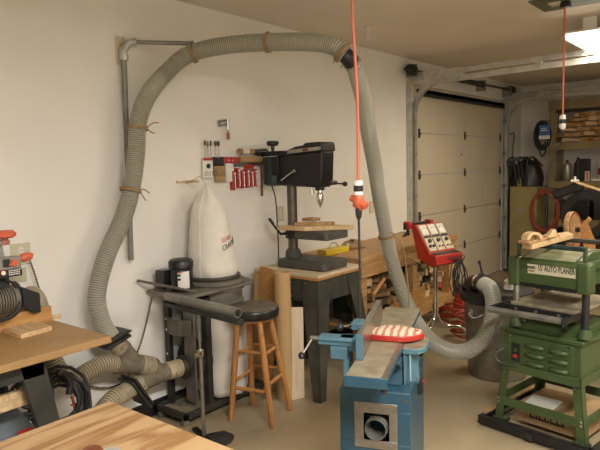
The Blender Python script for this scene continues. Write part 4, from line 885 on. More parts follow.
# ------------------------------------------------------------------ red test unit on a chrome stand
LX = .70
t = thing('battery_tester', 'red three meter battery tester on a chrome pedestal in front of the workbench', 'tester', (.83, 4.7, 0))
aR = math.atan2(.346, .077)  # the unit's width runs from its left end to its right end
Cc = on(433.5, 262, 'x', .84); Cc.z = 0; uR = V((.25, .97, 0)).normalized(); nR = V((uR.y, -uR.x, 0))       # uR to the viewer's right, nR towards the viewer
def TP_(u, n, z): return Cc+uR*u+nR*n+V((0, 0, z))
def prof_x(poly, u0, u1, mk, name, par, **k):              # outline in (n, z) extruded along u
    vs = [TP_(u, n, z) for u in (u0, u1) for n, z in poly]; n_ = len(poly)
    return build(name, B().add(vs, [tuple(range(n_-1, -1, -1)), tuple(range(n_, 2*n_))]+[(i, (i+1) % n_, n_+(i+1) % n_, n_+i) for i in range(n_)]), mk, par, world=True, **k)
Wd = .166
bot, top_ = .76, 1.075
body = prof_x([(-.10, top_-.01), (-.05, top_), (.10, .845), (.165, .835), (.18, .76), (.12, .735), (-.03, .80)], -Wd, Wd, 'red', 'cabinet', t, bevel=.006)
prof_x([(.105, .851), (.158, .842), (.158, .838), (.105, .847)], -Wd+.02, Wd-.02, 'blackp', 'tool_tray', body)
fn = V((top_-.845, .15)).normalized()        # outward normal of the sloped face in (n, z)
fd = V((.15, .845-top_)).normalized()
def face(u, s, h): return TP_(u, -.05+fd.x*s+fn.x*h, top_+fd.y*s+fn.y*h)
def fquad(u0, u1, s0, s1, h0, h1, mk, name, par, **k):
    vs = [face(u, s, h) for h in (h0, h1) for u, s in ((u0, s0), (u1, s0), (u1, s1), (u0, s1))]
    return build(name, B().add(vs, [(3, 2, 1, 0), (4, 5, 6, 7), (0, 1, 5, 4), (1, 2, 6, 5), (2, 3, 7, 6), (3, 0, 4, 7)]), mk, par, world=True, **k)
for i in range(3):
    u0 = -Wd+.018+i*.105; u1 = u0+.090
    pnl = fquad(u0, u1, .012, .255, .0, .006, 'ivory', 'meter_panel', t, bevel=.001)
    fquad(u0+.006, u1-.006, .018, .105, .006, .011, 'paper', 'meter_face', pnl, bevel=.001)
    fquad(u0+.004, u1-.004, .112, .135, .006, .013, 'blackp', 'meter_hood', pnl, bevel=.002)
    for (du, s_, r_) in ((.045, .165, .017), (.024, .212, .012), (.066, .212, .012)) if i == 0 else ((.045, .165, .017), (.025, .222, .006), (.065, .222, .006)):
        build('knob', B().cyl(face(u0+du, s_, .006), face(u0+du, s_, .022), r_, seg=14), 'blackp', pnl, world=True)
    arc = B().sweep([face(u0+.045+.03*math.cos(a_), .075-.035*math.sin(a_), .0118) for a_ in [PI*(.15+.7*j/8) for j in range(9)]], .0012, 5); build('dial_arc', arc, 'inkblack', pnl, world=True)
prof_x([(-.16, top_+.01), (-.10, top_+.012), (-.10, top_-.04), (-.16, top_-.05)], -Wd-.03, Wd-.06, 'black', 'top_box', t, bevel=.004)
for u in (-Wd-.03, Wd-.10): prof_x([(-.16, top_+.022), (-.09, top_+.022), (-.09, top_-.04), (-.16, top_-.04)], u, u+.042, 'red', 'red_clip', t, bevel=.006)
build('pole', B().cyl(TP_(0, .02, .06+.20), TP_(0, .02, .80), .019, seg=18).cyl(TP_(0, .02, .30), TP_(0, .02, .44), .027, seg=18), 'chrome', t, world=True)
for (du, dn) in ((-.24, .05), (.22, .16), (.16, -.22), (-.16, -.2)):
    d_ = V((du, dn, 0)); build('leg', B().sweep(spline([TP_(0, .02, .36), TP_(du*.12, .02+dn*.12, .26), TP_(du*.35, .02+dn*.35, .20), TP_(du*.8, .02+dn*.8, .185), TP_(du, .02+dn, .12), TP_(du, .02+dn, .04)], 6), .014, 12), 'chrome', t, world=True)
    build('caster', B().cyl(TP_(du, .02+dn, .024)-V((.012, 0, 0)), TP_(du, .02+dn, .024)+V((.012, 0, 0)), .024, seg=14), 'rubber', t, world=True)
wr = B(); rn3 = random.Random(2)
for i in range(6):
    u = -.02+i*.035; P_ = [TP_(u, .12, .83), TP_(u+.01, .19, .80)]
    cx_ = .07+rn3.uniform(-.03, .04); rr = rn3.uniform(.05, .09)
    for k_ in range(11): a_ = PI/2+2*PI*k_/10; P_.append(TP_(cx_+rr*math.cos(a_)*.9, .20+rn3.uniform(-.01, .01), .64+rr*math.sin(a_)*1.5+rn3.uniform(-.02, .02)))
    P_.append(TP_(cx_+rn3.uniform(-.09, .09), .19, .45+rn3.uniform(-.03, .06))); wr.sweep(spline(P_, 5), .0042, 6)
build('test_leads', wr, 'rubber', t, world=True, kind='stuff')
build('black_flap', B().add([TP_(-Wd-.10, -.10, top_-.10), TP_(-Wd-.01, -.12, top_-.02), TP_(-Wd-.01, -.10, top_-.09), TP_(-Wd-.10, -.11, top_-.104)], [(0, 1, 2), (3, 2, 1), (0, 2, 3), (0, 3, 1)]), 'blackp', t, world=True)
# red case and cables behind
t = thing('red_case', 'red metal tool case on the floor between the tester and the trash can', 'tool case', (.42, 5.84, 0))
a, b = on(425, 305, 'y', 5.30), on(461, 308, 'y', 5.30)
zt_ = .36
build('case_body', B().box(.21, 5.70, .045, .62, 5.98, .255), 'red', t, world=True, bevel=.01)
build('lid', B().box(.205, 5.695, .255, .625, 5.985, .285), 'red', t, world=True, bevel=.006)
build('frame', B().box(.22, 5.71, 0, .25, 5.97, .045).box(.58, 5.71, 0, .61, 5.97, .045), 'black', t, world=True)
build('latch', B().box(.38, 5.688, .225, .43, 5.695, .27), 'chrome', t, world=True)
for i, (x, y, rr, lab) in enumerate(((1.00, 5.02, .14, 'red cable coil heaped on the floor beside the trash can'), (.66, 5.42, .14, 'red cable coil on the floor behind the chrome stand legs'))):
    rn4 = random.Random(i); P_ = []
    for k_ in range(90): a_ = 2*PI*k_/13; r_ = rr*(1+.25*math.sin(k_*.41+i)); P_.append(V((x+r_*math.cos(a_)*1.1, y+r_*math.sin(a_)*.8, .012+k_*.0022+.03*abs(math.sin(k_*.33)))))
    o = build('cable_coil', B().sweep(spline(P_, 3), .009, 7), 'redh', loc=(x, y, 0)); tag(o, lab, 'cable coil')
# ------------------------------------------------------------------ jointer (local frame: u to the right, v away from the camera)
JA = math.atan2(.36, .933)
t = thing('jointer', 'blue jointer on a sheet metal cabinet with a square dust port in front', 'jointer', (1.855, 1.81, 0), JA)
BXL, BXR, BV0, BV1, BT = -.10, .205, .30, .80, .63
cab = B(); w = .0
cab.box(BXL, BV0, .05, BXR, BV0+.006, BT).box(BXL, BV1-.006, .05, BXR, BV1, BT).box(BXL, BV0, .05, BXL+.006, BV1, BT).box(BXR-.006, BV0, .05, BXR, BV1, BT).box(BXL, BV0, BT-.006, BXR, BV1, BT)
cab.v = cab.v[:0]; cab.f = []; cab.m = []
def port_plate(u0, u1, z0, z1, hu0, hu1, hz0, hz1, v0, v1):
    m = B(); m.box(u0, v0, z0, u1, v1, hz0).box(u0, v0, hz1, u1, v1, z1).box(u0, v0, hz0, hu0, v1, hz1).box(hu1, v0, hz0, u1, v1, hz1); return m
k = build('cabinet', port_plate(BXL, BXR, .04, BT, -.008, .125, .40, .545, BV0, BV0+.005).box(BXL, BV0+.005, .04, BXL+.005, BV1, BT).box(BXR-.005, BV0+.005, .04, BXR, BV1, BT).box(BXL, BV1, .04, BXR, BV1+.005, BT).box(BXL, BV0+.005, BT-.005, BXR, BV1, BT), 'blue', t, bevel=.004)
build('base_skirt', B().box(BXL-.02, BV0-.02, 0, BXR+.02, BV1+.02, .05), 'blue', t, bevel=.008)
pp = build('port_plate', port_plate(-.035, .150, .375, .578, .005, .115, .412, .532, BV0-.004, BV0), 'steel', k, bevel=.001)
sc_ = B()
for u in (-.027, .142):
    for z in (.385, .568): sc_.cyl((u, BV0-.006, z), (u, BV0-.003, z), .0045, seg=8)
build('screws', sc_, 'chrome', pp)
build('dust_port', B().annulus((.058, BV0-.012, .462), (0, 1, 0), .044, .0465, .10, 36).annulus((.058, BV0+.02, .462), (0, 1, 0), .0465, .050, .008, 36), 'pipe', pp)
build('inner_plate', B().box(-.02, BV0+.13, .35, .14, BV0+.135, .60), 'blue', k)
build('bolts', B().cyl((.185, BV0-.003, .60), (.185, BV0+.001, .60), .006, seg=10), 'chrome', k)
# switch on the right side
sw = build('switch', B().box(BXR, BV0+.26, .53, BXR+.022, BV0+.31, .61), 'blackp', t, bevel=.004)
build('button', B().cyl((BXR+.022, BV0+.285, .585), (BXR+.028, BV0+.285, .585), .010, seg=12), 'redp', sw)
# casting and beds
BW = .158
build('body_casting', B().prism([(.38, BT), (.74, BT), (.72, .70), (.78, .755), (.30, .755), (.40, .70)], .0, BW, Matrix(((0, 0, 1, 0), (1, 0, 0, 0), (0, 1, 0, 0), (0, 0, 0, 1)))), 'blue', t, bevel=.006)
inf = build('infeed_table', B().box(-.0, 0, .775, BW, .545, .797), 'blue', t, bevel=.003)
build('bed_face', B().box(.001, .002, .7971, BW-.022, .545, .8), 'bed', inf)
build('rabbet_ledge', B().box(BW-.022, .002, .7971, BW, .545, .800), 'steel', inf)
build('end_lip', B().box(-.004, -.004, .757, BW+.002, .002, .799), 'blue', inf, bevel=.002)
build('rib', B().box(.02, .02, .735, .12, .5, .775), 'blue', inf, bevel=.004)
outf = build('outfeed_table', B().box(-.03, .565, .775, BW, 1.10, .799), 'blue', t, bevel=.003)
build('bed_face', B().box(-.03, .565, .7991, BW, 1.10, .802), 'bed', outf)
build('cutter_head', B().cyl((0, .555, .770), (BW, .555, .770), .028, seg=20), 'steel', t)
build('adjust_knob', B().cyl((.145, .02, .76), (.145, .02, .735), .013, seg=14).cyl((.06, .01, .765), (.06, .03, .765), .006, seg=10), 'dsteel', t)
wing = build('side_wing', B().prism([(BW, .40), (.225, .41), (.255, .45), (.262, .56), (.24, .60), (BW, .66)], .765, .790), 'bluel', t, bevel=.004)
build('wing_top', B().prism([(BW+.001, .405), (.222, .415), (.250, .452), (.257, .558), (.236, .595), (BW+.001, .655)], .7901, .793), 'bed', wing)
build('side_bracket', B().prism([(BW+.005, .40), (BW+.06, .48), (BW+.05, .60), (BW+.005, .66)], .62, .765).cyl((BW, .50, .64), (BW+.06, .50, .64), .035, seg=18).bar((BW+.03, .42, .765), (BW+.04, .36, .66), .012, .02), 'bluel', t, bevel=.004)
# fence
def shear(m): m.v = [V((v.x+.032*(.82-v.y)/.635, v.y, v.z)) for v in m.v]; return m
fe = build('fence', shear(B().box(-.030, .185, .8015, -.004, .82, .905)), 'steel', t, bevel=.002)
build('fence_face', shear(B().box(-.004, .187, .803, -.001, .818, .903)), 'fence', fe)
build('fence_end', shear(B().box(-.031, .179, .8015, -.0, .185, .907)), 'bluel', fe, bevel=.002)
build('top_bracket', B().box(-.06, .36, .87, -.006, .44, .905).box(-.095, .28, .80, -.006, .345, .86), 'bluel', t, bevel=.006)
fb = build('fence_carriage', B().box(-.185, .27, .825, -.031, .335, .860).box(-.185, .262, .845, -.031, .345, .856), 'bluel', t, bevel=.004)
build('carriage_block', B().box(-.125, .25, .772, -.05, .345, .825).box(-.07, .25, .66, -.045, .34, .775), 'bluel', t, bevel=.004)
build('carriage_rod', B().cyl((-.185, .30, .845), (-.225, .30, .845), .010, seg=12), 'steel', t)
k = build('lock_lever', B().cyl((-.215, .30, .845), (-.255, .27, .775), .0045, seg=8), 'chrome', t)
build('ball', B().rev([(0, -.017), (.012, -.012), (.017, 0), (.012, .012), (0, .017)], (-.257, .268, .772), seg=14), 'blackp', k)
k = build('lock_lever', B().cyl((-.04, .40, .885), (-.095, .36, .885), .0055, seg=8), 'chrome', t)
build('ball', B().rev([(0, -.019), (.013, -.013), (.018, 0), (.013, .013), (0, .019)], (-.105, .353, .885), seg=16), 'blackp', k)
# red push pad lying across the cutter
pd = thing('push_pad', 'cream and red striped sole shaped guard pad lying across the jointer bed', 'pad', (1.855, 1.81, 0), JA)
out = [(-.003, .47), (.02, .455), (.08, .45), (.16, .455), (.195, .475), (.23, .52), (.238, .545), (.228, .57), (.18, .60), (.11, .625), (.05, .62), (.01, .57), (-.003, .52)]
build('red_rim', B().prism(out, .8025, .828), 'red', pd, bevel=.004)
cx0, cy0 = .11, .53
ins = [((u-cx0)*.94+cx0, (v-cy0)*.94+cy0) for u, v in out]; ins2 = [((u-cx0)*.6+cx0, (v-cy0)*.6+cy0) for u, v in out]
m = B(); n_ = len(ins); m.add([V((u, v, .826)) for u, v in ins]+[V((u, v, .834)) for u, v in ins]+[V((u, v, .843)) for u, v in ins2], [(i, (i+1) % n_, n_+(i+1) % n_, n_+i) for i in range(n_)]+[(n_+i, n_+(i+1) % n_, 2*n_+(i+1) % n_, 2*n_+i) for i in range(n_)]+[tuple(range(2*n_, 3*n_))])
build('pad_top', m, 'pad', pd, smooth=70, label='worn red and cream striped top')
build('thumb_hole', B().box(.195, .525, .838, .215, .54, .8405), 'inkred', pd)

# ------------------------------------------------------------------ trash can with cyclone lid
tc_ = on(497, 373, 'z', 0)
t = thing('trash_can', 'galvanised trash can with a black lid and hose elbow behind the loop of hose', 'trash can', tc_)
CR, CH = .245, .60
pr_ = [(0, .012), (CR*.80, .012), (CR*.84, 0), (CR*.86, .02)]
for j in range(7): pr_ += [(CR*(.86+.018*j), .06+j*.07), (CR*(.868+.018*j), .085+j*.07)]
pr_ += [(CR, CH-.02), (CR*1.03, CH-.01), (CR, CH)]
m = B(); seg = 72; vs = []
for r_, h in pr_: vs += [V((r_*(1+(.012*math.cos(24*2*PI*k_/seg*1.0) if .05 < h < CH-.04 else 0))*math.cos(2*PI*k_/seg), r_*(1+(.012*math.cos(24*2*PI*k_/seg) if .05 < h < CH-.04 else 0))*math.sin(2*PI*k_/seg), h)) for k_ in range(seg)]
m.add(vs, [(i*seg+k_, i*seg+(k_+1) % seg, (i+1)*seg+(k_+1) % seg, (i+1)*seg+k_) for i in range(len(pr_)-1) for k_ in range(seg)])
build('can_body', m, 'galvd', t, smooth=60)
ld = build('lid', B().rev([(CR*1.08, CH-.035), (CR*1.10, CH-.03), (CR*1.10, CH+.015), (CR*1.04, CH+.02), (CR*1.03, CH+.045), (CR*.9, CH+.05), (0, CH+.055)], seg=48), 'rubber', t)
inv = Matrix.Rotation(0, 4, 'Z')
L0 = lambda x, y, d: dp(x, y, d)-V(tc_)
e0 = V(h2[-1])-V(tc_); e1 = L0(472, 285, 4.40); 
dirh = (V(h2[-1])-V(h2[-2])).normalized()
el = spline([e0-dirh*.01, e0+dirh*.04, L0(474, 283, 4.38), L0(470, 288, 4.42), V((L0(469, 292, 4.42).x, L0(469, 292, 4.42).y, CH+.05))], 6)
build('elbow', B().sweep(el, .058, 24), 'blackp', t, smooth=60)
build('elbow_band', B().sweep([e0+dirh*.028, e0+dirh*.052], .0615, 24), 'chrome', t)
h0_ = L0(482.5, 276, 4.2); build('clamp_handle', B().bar(h0_, L0(479.5, 262, 4.2), .018, .012).bar(L0(479.8, 264, 4.2), L0(479, 260.5, 4.2), .026, .018), 'blackp', t, bevel=.003)
hn = on(471, 312, 'y', tc_.y-CR*.9)-V(tc_)
a_ = math.atan2(-.97, -.25)
hb = V((math.cos(a_)*CR*1.0, math.sin(a_)*CR*1.0, .50)); tg = V((-math.sin(a_), math.cos(a_), 0)); ot = V((math.cos(a_), math.sin(a_), 0))
build('side_handle', B().sweep(spline([hb-tg*.05, hb-tg*.045+ot*.03-V((0, 0, .01)), hb+ot*.035-V((0, 0, .03)), hb+tg*.045+ot*.03-V((0, 0, .01)), hb+tg*.05], 6), .006, 8).bar(hb-tg*.065, hb-tg*.035, .04, .006, ot), 'galv', t)

# ------------------------------------------------------------------ planer (local frame)
PA = math.atan2(-.174, .985)
O_ = V((1.835, 3.44, 0))
t = thing('planer', 'green thickness planer with rollers and louvred base on a stand', 'planer', O_, PA)
PW, PD = .50, .52
ZB, ZS = .365, .625
fr = build('base_cabinet', B().box(.02, .02, ZB, PW-.02, PD-.02, ZS-.02), 'green', t, bevel=.006)
build('cabinet_top', B().box(.005, .0, ZS-.035, PW-.005, PD, ZS-.01).prism([(.03, ZS-.01), (.10, ZS+.035), (PD-.10, ZS+.035), (PD-.03, ZS-.01)], .05, PW-.05, Matrix(((0, 0, 1, 0), (1, 0, 0, 0), (0, 1, 0, 0), (0, 0, 0, 1)))), 'green', t, bevel=.005)
fp = build('front_panel', B().box(.05, .014, ZB+.025, PW-.06, .02, ZS-.045), 'green', t, bevel=.004)
lv = []
for i in range(2):
    for j in range(3):
        u = .222+i*.137; z = ZB+.062+j*.052
        m = B().sweep([(u-.058, .016, z), (u-.051, .008, z), (u, .005, z), (u+.051, .008, z), (u+.058, .016, z)], [.002, .013, .015, .013, .002], 10)
        build('louvre', m, 'green', fp, smooth=70)
sb_ = build('switch_plate', B().box(.080, .006, ZB+.06, .130, .014, ZB+.165), 'blackp', fp, bevel=.002)
build('start_button', B().box(.094, .0, ZB+.115, .116, .006, ZB+.135), 'green', sb_, bevel=.002)
build('stop_button', B().box(.092, -.002, ZB+.08, .118, .006, ZB+.100), 'redp', sb_, bevel=.002)
sc_ = B()
for u, z in ((.07, ZS-.055), (PW-.085, ZS-.055), (PW-.085, ZB+.035)): sc_.cyl((u, .010, z), (u, .0145, z), .006, seg=8)
build('screws', sc_, 'chrome', fp)
build('cord', B().sweep(spline([V((.03, .02, ZB+.12)), V((-.005, -.01, ZB+.09)), V((.0, -.02, ZB+.05)), V((.06, -.01, ZB+.03)), V((.11, .0, ZB+.035)), V((.12, .01, ZB+.05))], 6), .007, 8), 'dsteel2', t)
# stand
for u, s in ((.0, 1), (PW, -1)):
    for v, q_ in ((.0, 1), (PD, -1)):
        fu, fv = u-s*.02, v-q_*.0
        m = B(); P0 = V((u+s*.018, v+q_*.012, ZB+.02)); P1 = V((fu, fv, .055)); w0 = .048
        for (dx, dy) in ((s, 0), (0, q_)):
            A0, A1 = P0, P1; d_ = V((dx*w0, dy*w0, 0)); th = V((dy*.004*(1 if dy else 0)*0+(0 if dx else s*.004), (q_*.004 if dx else 0), 0))
            m.add([A0, A0+d_, A1+d_, A1, A0+th, A0+d_+th, A1+d_+th, A1+th], [(0, 1, 2, 3), (7, 6, 5, 4), (0, 4, 5, 1), (1, 5, 6, 2), (2, 6, 7, 3), (3, 7, 4, 0)])
        m.box(min(fu, fu+s*.07), min(fv, fv+q_*.05), .05, max(fu, fu+s*.07), max(fv, fv+q_*.05), .056)
        lg = build('leg', m, 'green', t)
        if q_ > 0:
            for bz_ in (.35, .155, .177): build('bolt', B().cyl(((P0.x if bz_ > .3 else P1.x)+s*.025, -.004, bz_), ((P0.x if bz_ > .3 else P1.x)+s*.025, .004, bz_), .006, seg=8), 'chrome', lg)
ra_ = B().box(.01, .0, ZB-.005, PW-.01, .012, ZB+.045).box(.01, PD-.012, ZB-.005, PW-.01, PD, ZB+.045).box(.01, .0, ZB-.005, .022, PD, ZB+.045).box(PW-.022, 0, ZB-.005, PW-.01, PD, ZB+.045)
build('upper_rail', ra_, 'green', t, bevel=.002)
build('lower_rail', B().box(.0, -.002, .14, PW, .004, .195).box(.0, PD-.004, .14, PW, PD+.002, .195).box(-.008, .02, .14, -.002, PD-.02, .195).box(PW+.002, .02, .14, PW+.008, PD-.02, .195), 'green', t, bevel=.002)
# head
for u in (.078, PW-.022):
    for v in (.06, .44):
        build('steel_column', B().cyl((u, v, ZS), (u, v, 1.0), .020, seg=20), 'blackp' if u > .2 else 'steel', t)
        pc = B().prism([(u-.03, v-.045), (u+.03, v-.045), (u+.035, v-.035), (u+.035, v+.04), (u-.035, v+.04), (u-.035, v-.035)], .868, 1.035)
        build('corner_post', pc, 'green', t, bevel=.012, bseg=3)
HU0, HU1 = .115, PW-.06
hd = B().prism([(.035, .885), (.02, 1.015), (.035, 1.028), (.10, 1.045), (.22, 1.075), (.40, 1.06), (.48, 1.02), (.48, .885)], HU0-.01, HU1+.01, Matrix(((0, 0, 1, 0), (1, 0, 0, 0), (0, 1, 0, 0), (0, 0, 0, 1))))
hd_ = build('head', hd, 'green', t, bevel=.006)
build('dusty_cover', B().prism([(.045, 1.034), (.10, 1.0475), (.22, 1.0775), (.40, 1.0625), (.40, 1.066), (.22, 1.081), (.10, 1.051), (.045, 1.038)], HU0+.02, HU1-.02, Matrix(((0, 0, 1, 0), (1, 0, 0, 0), (0, 1, 0, 0), (0, 0, 0, 1)))), 'greend', hd_)
build('side_plate', B().prism([(.09, 1.03), (.3, 1.03), (.3, .99), (.09, .99)], HU1+.01, HU1+.04, Matrix(((0, 0, 1, 0), (1, 0, 0, 0), (0, 1, 0, 0), (0, 0, 0, 1)))), 'green', hd_)
# name plate, leaning with the front face
def fr_pt(u, z, off=.002): s_ = (z-.885)/.13; return V((u, .035-.015*s_-off, z))
np_ = [fr_pt(.165, .950, .001), fr_pt(.437, .950, .001), fr_pt(.437, 1.004, .001), fr_pt(.165, 1.004, .001)]
m = B(); m.add(np_+[p_-V((0, .003, 0)) for p_ in np_], [(0, 1, 2, 3), (7, 6, 5, 4), (0, 4, 5, 1), (1, 5, 6, 2), (2, 6, 7, 3), (3, 7, 4, 0)])
pl_ = build('name_plate', m, 'ivory', hd_)
build('plate_lettering', text_mb("15' AUTO PLANER", .046, None, .0004, lambda v: fr_pt(.226+v.x*.56, .9625+v.y, .0045)-V((0, v.z, 0)), bold=.0011), 'inkblack', pl_)
lgm = B(); 
lgm.add([fr_pt(.164, .976, .0045), fr_pt(.212, .976, .0045), fr_pt(.212, .993, .0045), fr_pt(.164, .993, .0045)], [(0, 1, 2, 3)]); build('badge', lgm, 'steel', pl_)
lgm = B(); lgm.add([fr_pt(.172, .962, .0045), fr_pt(.200, .960, .0045), fr_pt(.210, .967, .0045), fr_pt(.168, .969, .0045)], [(0, 1, 2, 3)]); build('badge_red', lgm, 'copper', pl_)
build('chip_guard', B().box(HU0, .03, .868, HU1, .05, .886).box(.21, .022, .868, .29, .032, .882), 'black', t)
# bed, table extension, roller
build('bed', B().box(.07, .01, .755, PW-.045, .50, .775), 'bed', t, bevel=.002)
build('bed_casting', B().box(.10, .10, .725, PW-.08, .48, .755), 'green', t, bevel=.01)
ex = build('extension_frame', B().box(.03, -.02, .722, PW-.03, -.006, .762).box(PW-.04, -.16, .735, PW-.032, .02, .770).box(.03, -.16, .735, .038, .02, .770), 'black', t, bevel=.001)
for u in (.12, .24, .37): build('bolt', B().cyl((u, -.026, .745), (u, -.018, .745), .009, seg=12), 'steel', ex)
build('roller', B().cyl((.035, -.165, .752), (PW-.045, -.145, .752), .018, seg=22), 'galvd', t)
build('roller_end', B().box(PW-.045, -.175, .728, PW-.035, -.12, .774), 'black', t, bevel=.003)
for uu in (.078, PW-.022): build('post_base', B().cyl((uu, .06, ZS), (uu, .06, ZS+.05), .042, .032, seg=18), 'green', t)
for uu in (.12, .36): build('foot_clip', B().box(uu, .03, ZS+.03, uu+.03, .06, ZS+.055), 'dsteel', t, bevel=.004)
# return rollers on top
RT = 1.105
for v, nm in ((.07, 'front'), (.40, 'rear')):
    k = build('return_roller', B().cyl((.085, v, RT), (PW-.03 if v < .2 else PW+.15, v, RT), .014, seg=16), 'dgreen' if v < .2 else 'dsteel2', t)
    for uu in (.085, PW-.035): build('roller_upright', B().box(uu-.008, v-.012, 1.035, uu+.008, v+.012, RT+.016), 'green', k, bevel=.002)
# mobile base
t = thing('mobile_base', 'black angle iron rolling base on the floor around the planer stand', 'base', O_, PA)
mb_ = B().box(-.09, -.075, .012, .62, -.045, .062).box(-.09, .60, .012, .62, .63, .062).box(-.09, -.045, .012, -.06, .60, .062).box(.59, -.045, .012, .62, .60, .062)
build('rail', mb_, 'black', t, bevel=.003)
build('rail_shelf', B().box(-.09, -.045, .025, .59, .60, .035) if 0 else B().box(-.09, -.045, .030, -.03, .60, .034).box(.53, -.045, .030, .59, .60, .034).box(-.09, -.045, .030, .59, .03, .034).box(-.09, .50, .030, .59, .60, .034), 'dsteel', t)
build('wood_strip', B().box(-.088, -.03, .062, -.064, .60, .068), 'scrap', t)
for u, v in ((-.075, .02), (-.075, .56), (.605, .02), (.605, .56)): build('caster', B().cyl((u-.01, v, .021), (u+.01, v, .021), .020, seg=14), 'rubber', t)
build('lock_foot', B().cyl((.24, -.06, 0), (.24, -.06, .02), .018, seg=12).box(.22, -.09, .02, .26, -.07, .05), 'dsteel', t)
for nm, us, vs_, z0 in (('pad', 0, 0, 0),): pass
for u in (-.03, PW-.05):
    for v in (-.01, PD-.05): build('foot_pad', B().box(u, v, .034, u+.08, v+.06, .050), 'dsteel', t)
# cardboard box with papers on the planer base
t = thing('cardboard_box', 'cardboard box with dark blurred lettering resting on the rolling base under the planer', 'box', O_, PA)
build('box_body', B().box(.07, .09, .035, .47, .44, .140), 'card', t, bevel=.002)
lt = B(); 
for k_, (u, w_) in enumerate(((.155, .032), (.192, .012), (.21, .03), (.245, .028), (.278, .034), (.316, .03), (.35, .012))):
    lt.box(u, .0885, .072, u+w_, .09, .082).box(u, .0885, .100, u+w_, .09, .108).box(u, .0885, .072, u+.009, .09, .108)
build('dark_lettering', lt, 'inkblack', t)
build('tape', B().box(.30, .09, .1402, .34, .44, .1408), 'leather', t)
o = build('paper_sheets', B().box(.10, .12, .1412, .27, .27, .147, rot=rotm(0, 0, .12)), 'paper', loc=(0, 0, 0), mtx=Matrix.Translation(O_) @ Matrix.Rotation(PA, 4, 'Z')); tag(o, 'stack of white paper sheets lying on the cardboard box under the planer', 'paper')
# wood jig lying on the return rollers
z1 = RT+.0145
def pxslab(name, pxs, z0, z1_, mk, lab, cat, bevel=.003):
    P_ = [on(x, y, 'z', z1_) for x, y in pxs]; c = sum(P_, V((0, 0, 0)))/len(P_); c.z = z0
    o = build(name, B().prism([(p.x, p.y) for p in P_], z0, z1_), mk, loc=c, bevel=bevel); return tag(o, lab, cat)
pxslab('wood_board', [(522, 243), (532, 244.5), (573.5, 234), (568, 231.5), (556, 233)], z1, z1+.028, 'pine', 'pale board lying across the return rollers on top of the planer', 'board')
pxslab('wood_board', [(518, 240.5), (529, 242), (560, 234), (556, 232.5), (548, 233.5)], z1+.0285, z1+.045, 'scrap', 'grey-brown board on the pale board on top of the planer', 'board')
zc_ = z1+.0455
RU = V((Rt.x, Rt.y, 0)).normalized()
def upright(name, px, py, poly, th, mk, lab, ang=0):
    p = on(px, py, 'z', zc_); a_ = math.atan2(RU.y, RU.x)+ang
    mt = Matrix.Translation(p) @ Matrix.Rotation(a_, 4, 'Z') @ Matrix(((1, 0, 0, 0), (0, 0, 1, 0), (0, 1, 0, 0), (0, 0, 0, 1)))
    poly = [(x_*.8, z_*.72) for x_, z_ in poly]
    o = build(name, B().prism(poly, -th/2, th/2), mk, mtx=mt, bevel=.003); m0 = V(p)
    for v in o.data.vertices: v.co = v.co-m0
    o.location = m0; BASES[o.name] = Matrix.Translation(m0); return tag(o, lab, 'wooden clamp')
arc_ = [(-.066, .0)]+[(.062*math.cos(PI-PI*k_/12)-.002, .012+.046*math.sin(PI*k_/12)**.9) for k_ in range(13)]+[(.062, 0), (.045, 0)]+[(.040*math.cos(PI*k_/8), .004+.034*math.sin(PI*k_/8)) for k_ in range(9)]
upright('wood_cradle', 532, 239.5, arc_, .05, 'pine', 'low arched wooden cradle on the left end of the boards on the planer', .35)
upright('wood_cradle', 551, 237, [(-.042, 0), (.028, 0), (.030, .038), (.024, .058), (.012, .062), (-.004, .048), (-.024, .024)], .036, 'pine', 'upright hooked wooden cradle at the right on top of the planer', .2)
# clear bag on the can beside the planer
c = on(505, 285, 'z', .80)
rb = random.Random(9); rows = []; seg = 14
for j in range(7):
    h = j/6; r_ = .065*(1-h)**.4*(1.1 if j in (2, 4) else .9); rows += [V((r_*math.cos(2*PI*k_/seg)*(1+rb.uniform(-.12, .12))+h*.05, r_*math.sin(2*PI*k_/seg)*(1+rb.uniform(-.12, .12)), h*.17)) for k_ in range(seg)]
o = build('crumpled_bag', B().add(rows, [(i*seg+k_, i*seg+(k_+1) % seg, (i+1)*seg+(k_+1) % seg, (i+1)*seg+k_) for i in range(6) for k_ in range(seg)]+[tuple(range(seg-1, -1, -1))]), 'plastbag', mtx=Matrix.Translation(tc_+V((.10, .0, CH+.057)))); o.location = (0, 0, 0); tag(o, 'crumpled pale bag sitting on the lid of the trash can beside the planer', 'bag')
# ------------------------------------------------------------------ far corner: shelves and what stands there
SY = 8.72; SH0 = .545
t = thing('storage_shelves', 'tall rough lumber shelving along the back wall of the garage', 'shelves', (1.6, 8.95, 0))
for x in (SH0, 2.0, 3.4):
    for y in (SY+.04, 9.14): build('post', B().box(x, y, 0, x+.085, y+.04, 2.36), 'shelf', t, world=True, bevel=.003)
build('header_beam', B().box(SH0-.0, SY+.0, 2.26, 3.5, SY+.04, 2.375), 'shelf', t, world=True, bevel=.003)
for zt_, nm in ((1.81, 'shelf_board'), (1.28, 'shelf_board'), (.75, 'shelf_board'), (.25, 'shelf_board')):
    k = build('shelf_board', B().box(SH0-.06 if zt_ > 1.7 else SH0, SY+.0, zt_-.02, 3.5, 9.18, zt_), 'shelf', t, world=True, bevel=.002)
    build('front_beam', B().box(SH0, SY-.0, zt_-.10, 3.5, SY+.038, zt_-.02), 'shelf', k, world=True, bevel=.003)
build('black_strip', B().box(.60, SY+.06, 2.215, 3.4, SY+.08, 2.255), 'black', t, world=True)
rn = random.Random(12)
lab = 'offcut in the stack of rough lumber on the top shelf'
layers = ((1.811, .66, 2.3, 13), (1.885, .66, 2.2, 12), (1.955, .72, 2.1, 11), (2.02, .78, 1.9, 9), (2.085, .80, 1.5, 7), (2.14, .84, 1.3, 4))
